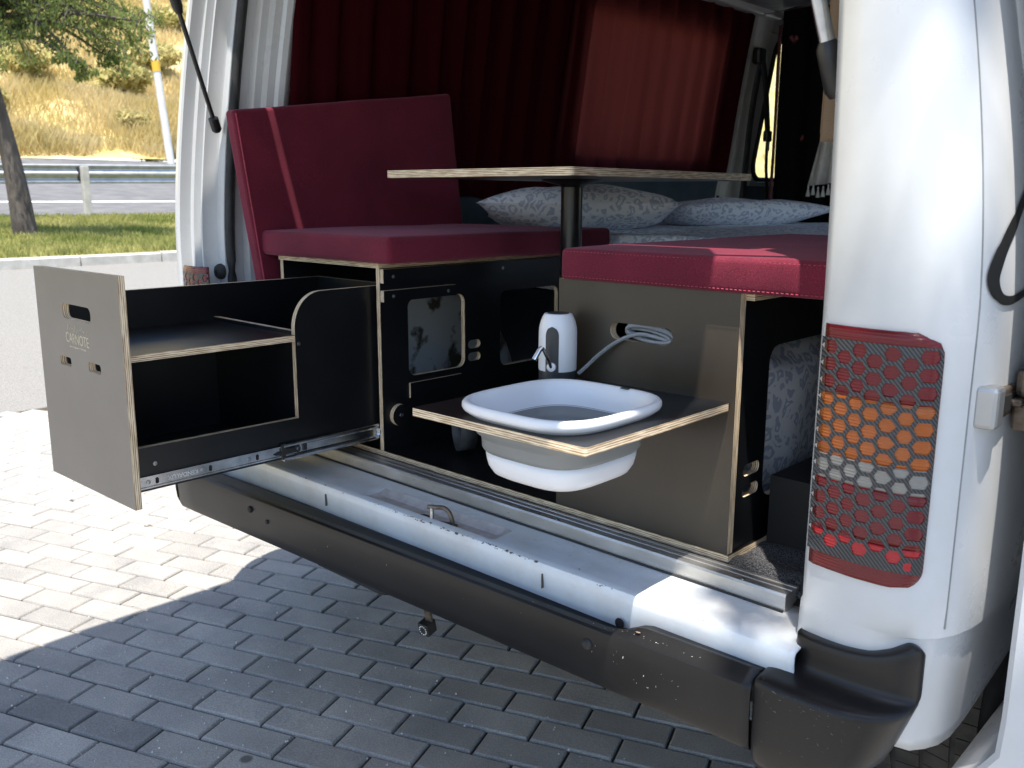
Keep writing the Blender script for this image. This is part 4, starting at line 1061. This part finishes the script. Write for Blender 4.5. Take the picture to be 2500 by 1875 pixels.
box('hang_hole', (.236, -.1155, .2896), (.252, -.1085, .2913), M['darkgrey'], bs, bv=.0006)
PX, PY, PF_ = .043, -.052, radians(-67)
pm = thing('water_pump', (PX, PY, .2655), 'white electric water dispenser pump with chrome spout standing on the shelf', 'water pump')
lathe('base', [(0, .2655), (.0345, .2655), (.0352, .270), (.0352, .2885), (0, .2885)], M['darkgrey'], pm, 40, (PX, PY, 0))
lathe('body', [(.0350, .2880), (.0358, .2895), (.0360, .33), (.0357, .360), (.0348, .369), (.0325, .3785), (.0295, .3865), (.0268, .3915), (.0255, .3935), (.0225, .3942), (0, .3942)], M['whiteplastic'], pm, 48, (PX, PY, 0))
lathe('button', [(.0205, .3940), (.0205, .3948), (.0195, .3952), (0, .3952)], M['darkgrey'], pm, 32, (PX, PY, 0))
rows = []
HWA = radians(20.5)
for i in range(25):
    t = i/24; z = .2842+t*.0885
    h = HWA if z < .356 else HWA*sqrt(max(0.0004, 1-((z-.356)/.0168)**2))
    R_ = .0363 if z < .36 else .0360
    rows.append([(PX+R_*cos(PF_+h*(2*j/10-1)), PY+R_*sin(PF_+h*(2*j/10-1)), z) for j in range(11)])
loft('face_plate', rows, M['darkgrey'], pm)
def pol(r_, ph, z): return (PX+r_*cos(PF_+ph), PY+r_*sin(PF_+ph), z)
d_ = Vector((cos(PF_), sin(PF_), 0))
tube('spout_socket', [Vector(pol(.035, .0, .2985)), Vector(pol(.0395, .0, .2985)), Vector(pol(.041, .0, .2985))], [.0085, .0085, .006], M['whiteplastic'], pm, n=20)
tube('spout', spline([pol(.039, 0, .2985), pol(.047, -.06, .313), pol(.055, -.14, .329), pol(.058, -.17, .3345), pol(.062, -.20, .3355), pol(.067, -.23, .331)], 5), .0033, M['chrome'], pm, n=14)
tube('nozzle', [pol(.060, -.185, .3375), pol(.066, -.225, .333), pol(.076, -.29, .317)], [.0042, .0048, .0048], M['chrome'], pm, n=16)
tb = thing('water_tube', (.16, .0, .35), 'clear silicone tube coiled in the cabinet slot and leading to the pump', 'tube')
tube('tube_run', spline([(.079, -.034, .282), (.092, -.026, .297), (.115, -.018, .321), (.145, -.012, .345), (.178, -.008, .3615), (.198, -.002, .3655), (.225, .004, .362), (.247, .008, .357)], 6), .0036, M['tube'], tb, n=12)
for k in range(6):
    ph = .5*k; zc = .3645+.0012*k; pts = []
    for i in range(40):
        a = 2*pi*i/40
        pts.append((.205+.047*cos(a)+.004*sin(ph), .006+.006*sin(a+ph)+.0025*(k % 3), zc+(.008+.0012*k)*sin(a)-.10*(.047*cos(a))-.002))
    ring_tube('tube_coil', pts, .0034, M['tube'], tb, n=8)

# table on one column
Tm = Matrix.Translation((-.375, .51, 0)) @ Matrix.Rotation(radians(2.6), 4, 'Z')
tb2 = thing('table', (-.375, .48, 0), 'plywood table on a single black column between the two seats', 'table')
tx = lambda x, y, z: tuple(Tm @ Vector((x, y, z)))
prism('table_top', 'z', rrect(-.282, -.40, .282, .40, .010, 4), [], .6475, .6650, FILM['z'], PLY['z'], tb2, tx)
lathe('column', [(0, .0), (.027, .0), (.0275, .002), (.0275, .642), (0, .642)], M['blackmetal'], tb2, 32, (-.375, .485, 0))
lathe('flange', [(.0275, .628), (.036, .634), (.075, .6425), (.08, .6472), (0, .6472)], M['blackmetal'], tb2, 36, (-.375, .485, 0))
lathe('foot_flange', [(0, .0), (.08, .0), (.08, .004), (.034, .012), (0, .012)], M['blackmetal'], tb2, 36, (-.375, .485, 0))

# ================================================================ upholstery and bedding
cu1 = thing('seat_cushion', (-.765, .32, .456), 'maroon fabric seat cushion on the left cabinet below the backrest', 'cushion', 'maroon seat cushions')
softbox('pad', .297, .405, .0305, .011, M['maroon'], cu1, puff=.005, wob=.0025, M4=Matrix.Translation((-.765, .370, .4855)), seed=1)
cu2 = thing('seat_cushion', (.31, .44, .453), 'maroon fabric seat cushion on the right cabinet with a sunlit patch on its corner', 'cushion', 'maroon seat cushions')
softbox('pad', .298, .453, .0290, .010, M['maroon'], cu2, puff=.005, wob=.0025, M4=Matrix.Translation((.311, .439, .4830)), seed=2)
V = []; F = []
for zz_ in (.5055, .4595):
    for i in range(72):
        x = .02+i*.0081; k = len(V); y = -.0160 if zz_ < .5 else -.0135
        V += [(x, y, zz_-.0008), (x+.0052, y, zz_-.0008), (x+.0052, y, zz_+.0008), (x, y, zz_+.0008), (x+.0026, y-.0016, zz_)]
        F += [(k, k+1, k+4), (k+1, k+2, k+4), (k+2, k+3, k+4), (k+3, k, k+4)]
tag(mobj('stitching', V, F, M['thread'], cu2), kind='stuff')
bk = thing('backrest_cushion', (-1.03, .30, .40), 'tall maroon backrest pad leaning against the left wall', 'cushion')
BM = Matrix.Translation((-1.012, .300, .642)) @ Matrix.Rotation(radians(7.6), 4, 'X')
softbox('pad', .0225, .372, .222, .011, M['maroon'], bk, puff=.0, wob=.003, M4=BM, seed=5)
tube('piping', [tuple(BM @ Vector((.0225, -.366, z))) for z in fr(-.215, .215, 10)], .0018, M['thread'], bk, n=6)

def pleated(name, pts, z0, z1, amp, wl, m_, parent, seed, topfade=True, sl=0.0, ny=None):
    """hanging cloth along a plan line pts (x0,y0)-(x1,y1)"""
    a, b = Vector((*pts[0], 0)), Vector((*pts[1], 0)); L = (b-a).length; t = (b-a).normalized(); n_ = Vector((t.y, -t.x, 0))
    nn = int(L/wl*12); rows = []
    for j in range(15):
        z = z1+(z0-z1)*j/14; row = []
        for i in range(nn+1):
            s_ = L*i/nn
            ph = s_*2*pi/wl+2.2*noise.noise(Vector((s_*3, seed, 0)))+.9*noise.noise(Vector((s_*5, z*1.3, seed)))
            am = amp*(.55+.45*j/14)*(.55+.7*abs(noise.noise(Vector((s_*2.1, seed+4, z*.4)))))*1.6
            p = a+t*s_+n_*(am*(sin(ph)+.35*sin(2.1*ph+1)))
            row.append((p.x+sl*(z-.7), p.y, z+(.006*sin(ph*.5+seed) if j in (0, 14) else 0)))
        rows.append(row)
    return loft(name, rows, m_, parent)
cr1 = thing('curtain', (-1.03, .6, .69), 'dark wine curtain panel hanging behind the backrest', 'curtain', 'wine curtains along the left wall')
pleated('cloth', ((-1.088, .115), (-1.088, 1.29)), .60, 1.385, .016, .115, M['curtain'], cr1, 1, sl=.16)
cr2 = thing('curtain', (-1.03, 1.8, .69), 'wine curtain panel lit through by the side window behind it', 'curtain', 'wine curtains along the left wall')
pleated('cloth', ((-1.082, 1.25), (-1.082, 2.45)), .69, 1.385, .020, .135, M['curtain'], cr2, 8, sl=.16)
tube('curtain_rail', [(-.975, .05, 1.387), (-.975, 2.46, 1.387)], .006, M['blackmetal'], cr2, n=8)
cr3 = thing('curtain', (.50, .10, .7), 'tan curtain gathered behind the right gas strut', 'curtain')
pleated('cloth', ((.520, .02), (.46, .14)), .70, 1.385, .012, .05, M['tancurtain'], cr3, 3)
pt = thing('partition_curtain', (-.15, 2.5, 0), 'black floral curtain closing off the driver cab', 'curtain')
pleated('cloth', ((-.875, 2.50), (.66, 2.50)), .05, 1.395, .016, .13, M['partition'], pt, 6)
edge = [[(-.885+.002*sin(z*9), 2.485, z), (-.868, 2.478, z)] for z in fr(.40, 1.33, 12)]
solid(loft('pink_border', edge, mat('dusty_pink_cloth', (0.16, 0.05, 0.06), (0.24, 0.09, 0.10), 0.9, 20), pt), .003)
tube('curtain_wire', [(-.95, 2.44, 1.375), (.3, 2.30, 1.40)], .0022, M['screw'], pt, n=6)
tw = thing('tasselled_towel', (-.60, 2.36, .65), 'white tasselled towel hanging against the dark partition', 'towel')
rows = []
for i in range(9):
    z = .98-.33*i/8; w_ = .035+.085*(i/8)**.8
    rows.append([(-.535-w_+w_*j/10+.004*sin(j*1.7+i*.3), 2.37+.012*sin(j*1.3), z+.012*(j/10)) for j in range(11)])
solid(loft('cloth', rows, M['towel'], tw), .004)
for j in range(6):
    x = -.648+.022*j; z = .652+.006*sin(j*2)
    lathe('tassel', [(0, 0), (.003, -.002), (.004, -.008), (.003, -.012), (.008, -.035), (.009, -.045), (0, -.045)], M['towel'], tw, 10, (x, 2.37, z))
# seat belt by the centre pillar
sb = thing('seat_belt', (-1.02, 2.50, .55), 'black seat belt hanging from the pillar beside the cab window', 'seat belt')
def strap(pts, wd_=.043):
    P = spline(pts, 5); rows = [[p+Vector((0, -wd_/2, 0)), p+Vector((0.004, wd_/2, 0))] for p in P]
    return solid(loft('webbing', rows, M['rubber'], sb), .002)
strap([(-.955, 2.475, 1.20), (-.965, 2.535, 1.09), (-.985, 2.60, .97), (-1.0, 2.645, .885)])
strap([(-1.0, 2.645, .87), (-1.02, 2.685, .75), (-1.03, 2.72, .66), (-1.04, 2.75, .53)], .02)
strap([(-.955, 2.465, 1.20), (-.985, 2.475, 1.05), (-1.01, 2.485, .85), (-1.035, 2.50, .50)])
box('shoulder_guide', (-.985, 2.435, 1.175), (-.945, 2.505, 1.245), M['blackplastic'], sb, bv=.012)
box('buckle_tongue', (-1.012, 2.625, .855), (-.988, 2.675, .905), M['blackplastic'], sb, bv=.006)
tube('tongue_blade', [(-1.0, 2.655, .86), (-1.005, 2.67, .815)], [.010, .007], M['screw'], sb, n=8)

bed = thing('bed', (-.25, 1.6, .2), 'bed made up with a pale blue floral sheet behind the seats', 'bed')
softbox('mattress', .80, .71, .085, .04, M['floral'], bed, puff=.008, wob=.010, M4=Matrix.Translation((-.225, 1.635, .412)), seed=9)
softbox('mattress_end', .495, .070, .085, .03, M['floral'], bed, puff=.006, wob=.006, M4=Matrix.Translation((-.53, .860, .410)), seed=4)
box('bed_platform', (-1.03, .93, .30), (.58, 2.33, .326), FILMB['z'], bed)
def pillow(cx, cy, cz, rz, hx, hy, hz, seed, label):
    e = thing('pillow', (cx, cy, cz-hz), label, 'pillow', 'floral pillows')
    Mx = Matrix.Translation((cx, cy, cz)) @ Matrix.Rotation(radians(rz), 4, 'Z') @ Matrix.Rotation(radians(-7), 4, 'Y')
    V = []; F = []; n = 26
    for s_ in (1, -1):
        for i in range(n+1):
            for j in range(n+1):
                u, v_ = 2*i/n-1, 2*j/n-1
                th = (max(0, (1-abs(u)**2.6)*(1-abs(v_)**2.6)))**.55
                pin = 1-.06*(1-v_*v_) if abs(u) > .5 else 1
                w_ = .012*noise.noise(Vector((u*2.2, v_*2.2, seed)))
                V.append(Mx @ Vector((u*hx*pin, v_*hy*(1-.05*(1-u*u)), s_*hz*th+w_*th)))
        b0 = 0 if s_ == 1 else (n+1)**2
        for i in range(n):
            for j in range(n):
                a = b0+i*(n+1)+j; q = (a, a+1, a+n+2, a+n+1); F.append(q if s_ == -1 else tuple(reversed(q)))
    mobj('pillow_case', V, F, M['floral'], e, smooth=True)
pillow(-.76, .98, .560, -50, .21, .31, .072, 2, 'floral pillow nearer the backrest, half hidden by the table column')
pillow(-.70, 1.78, .535, -22, .23, .37, .056, 6, 'floral pillow farther forward beside the curtain pillar')
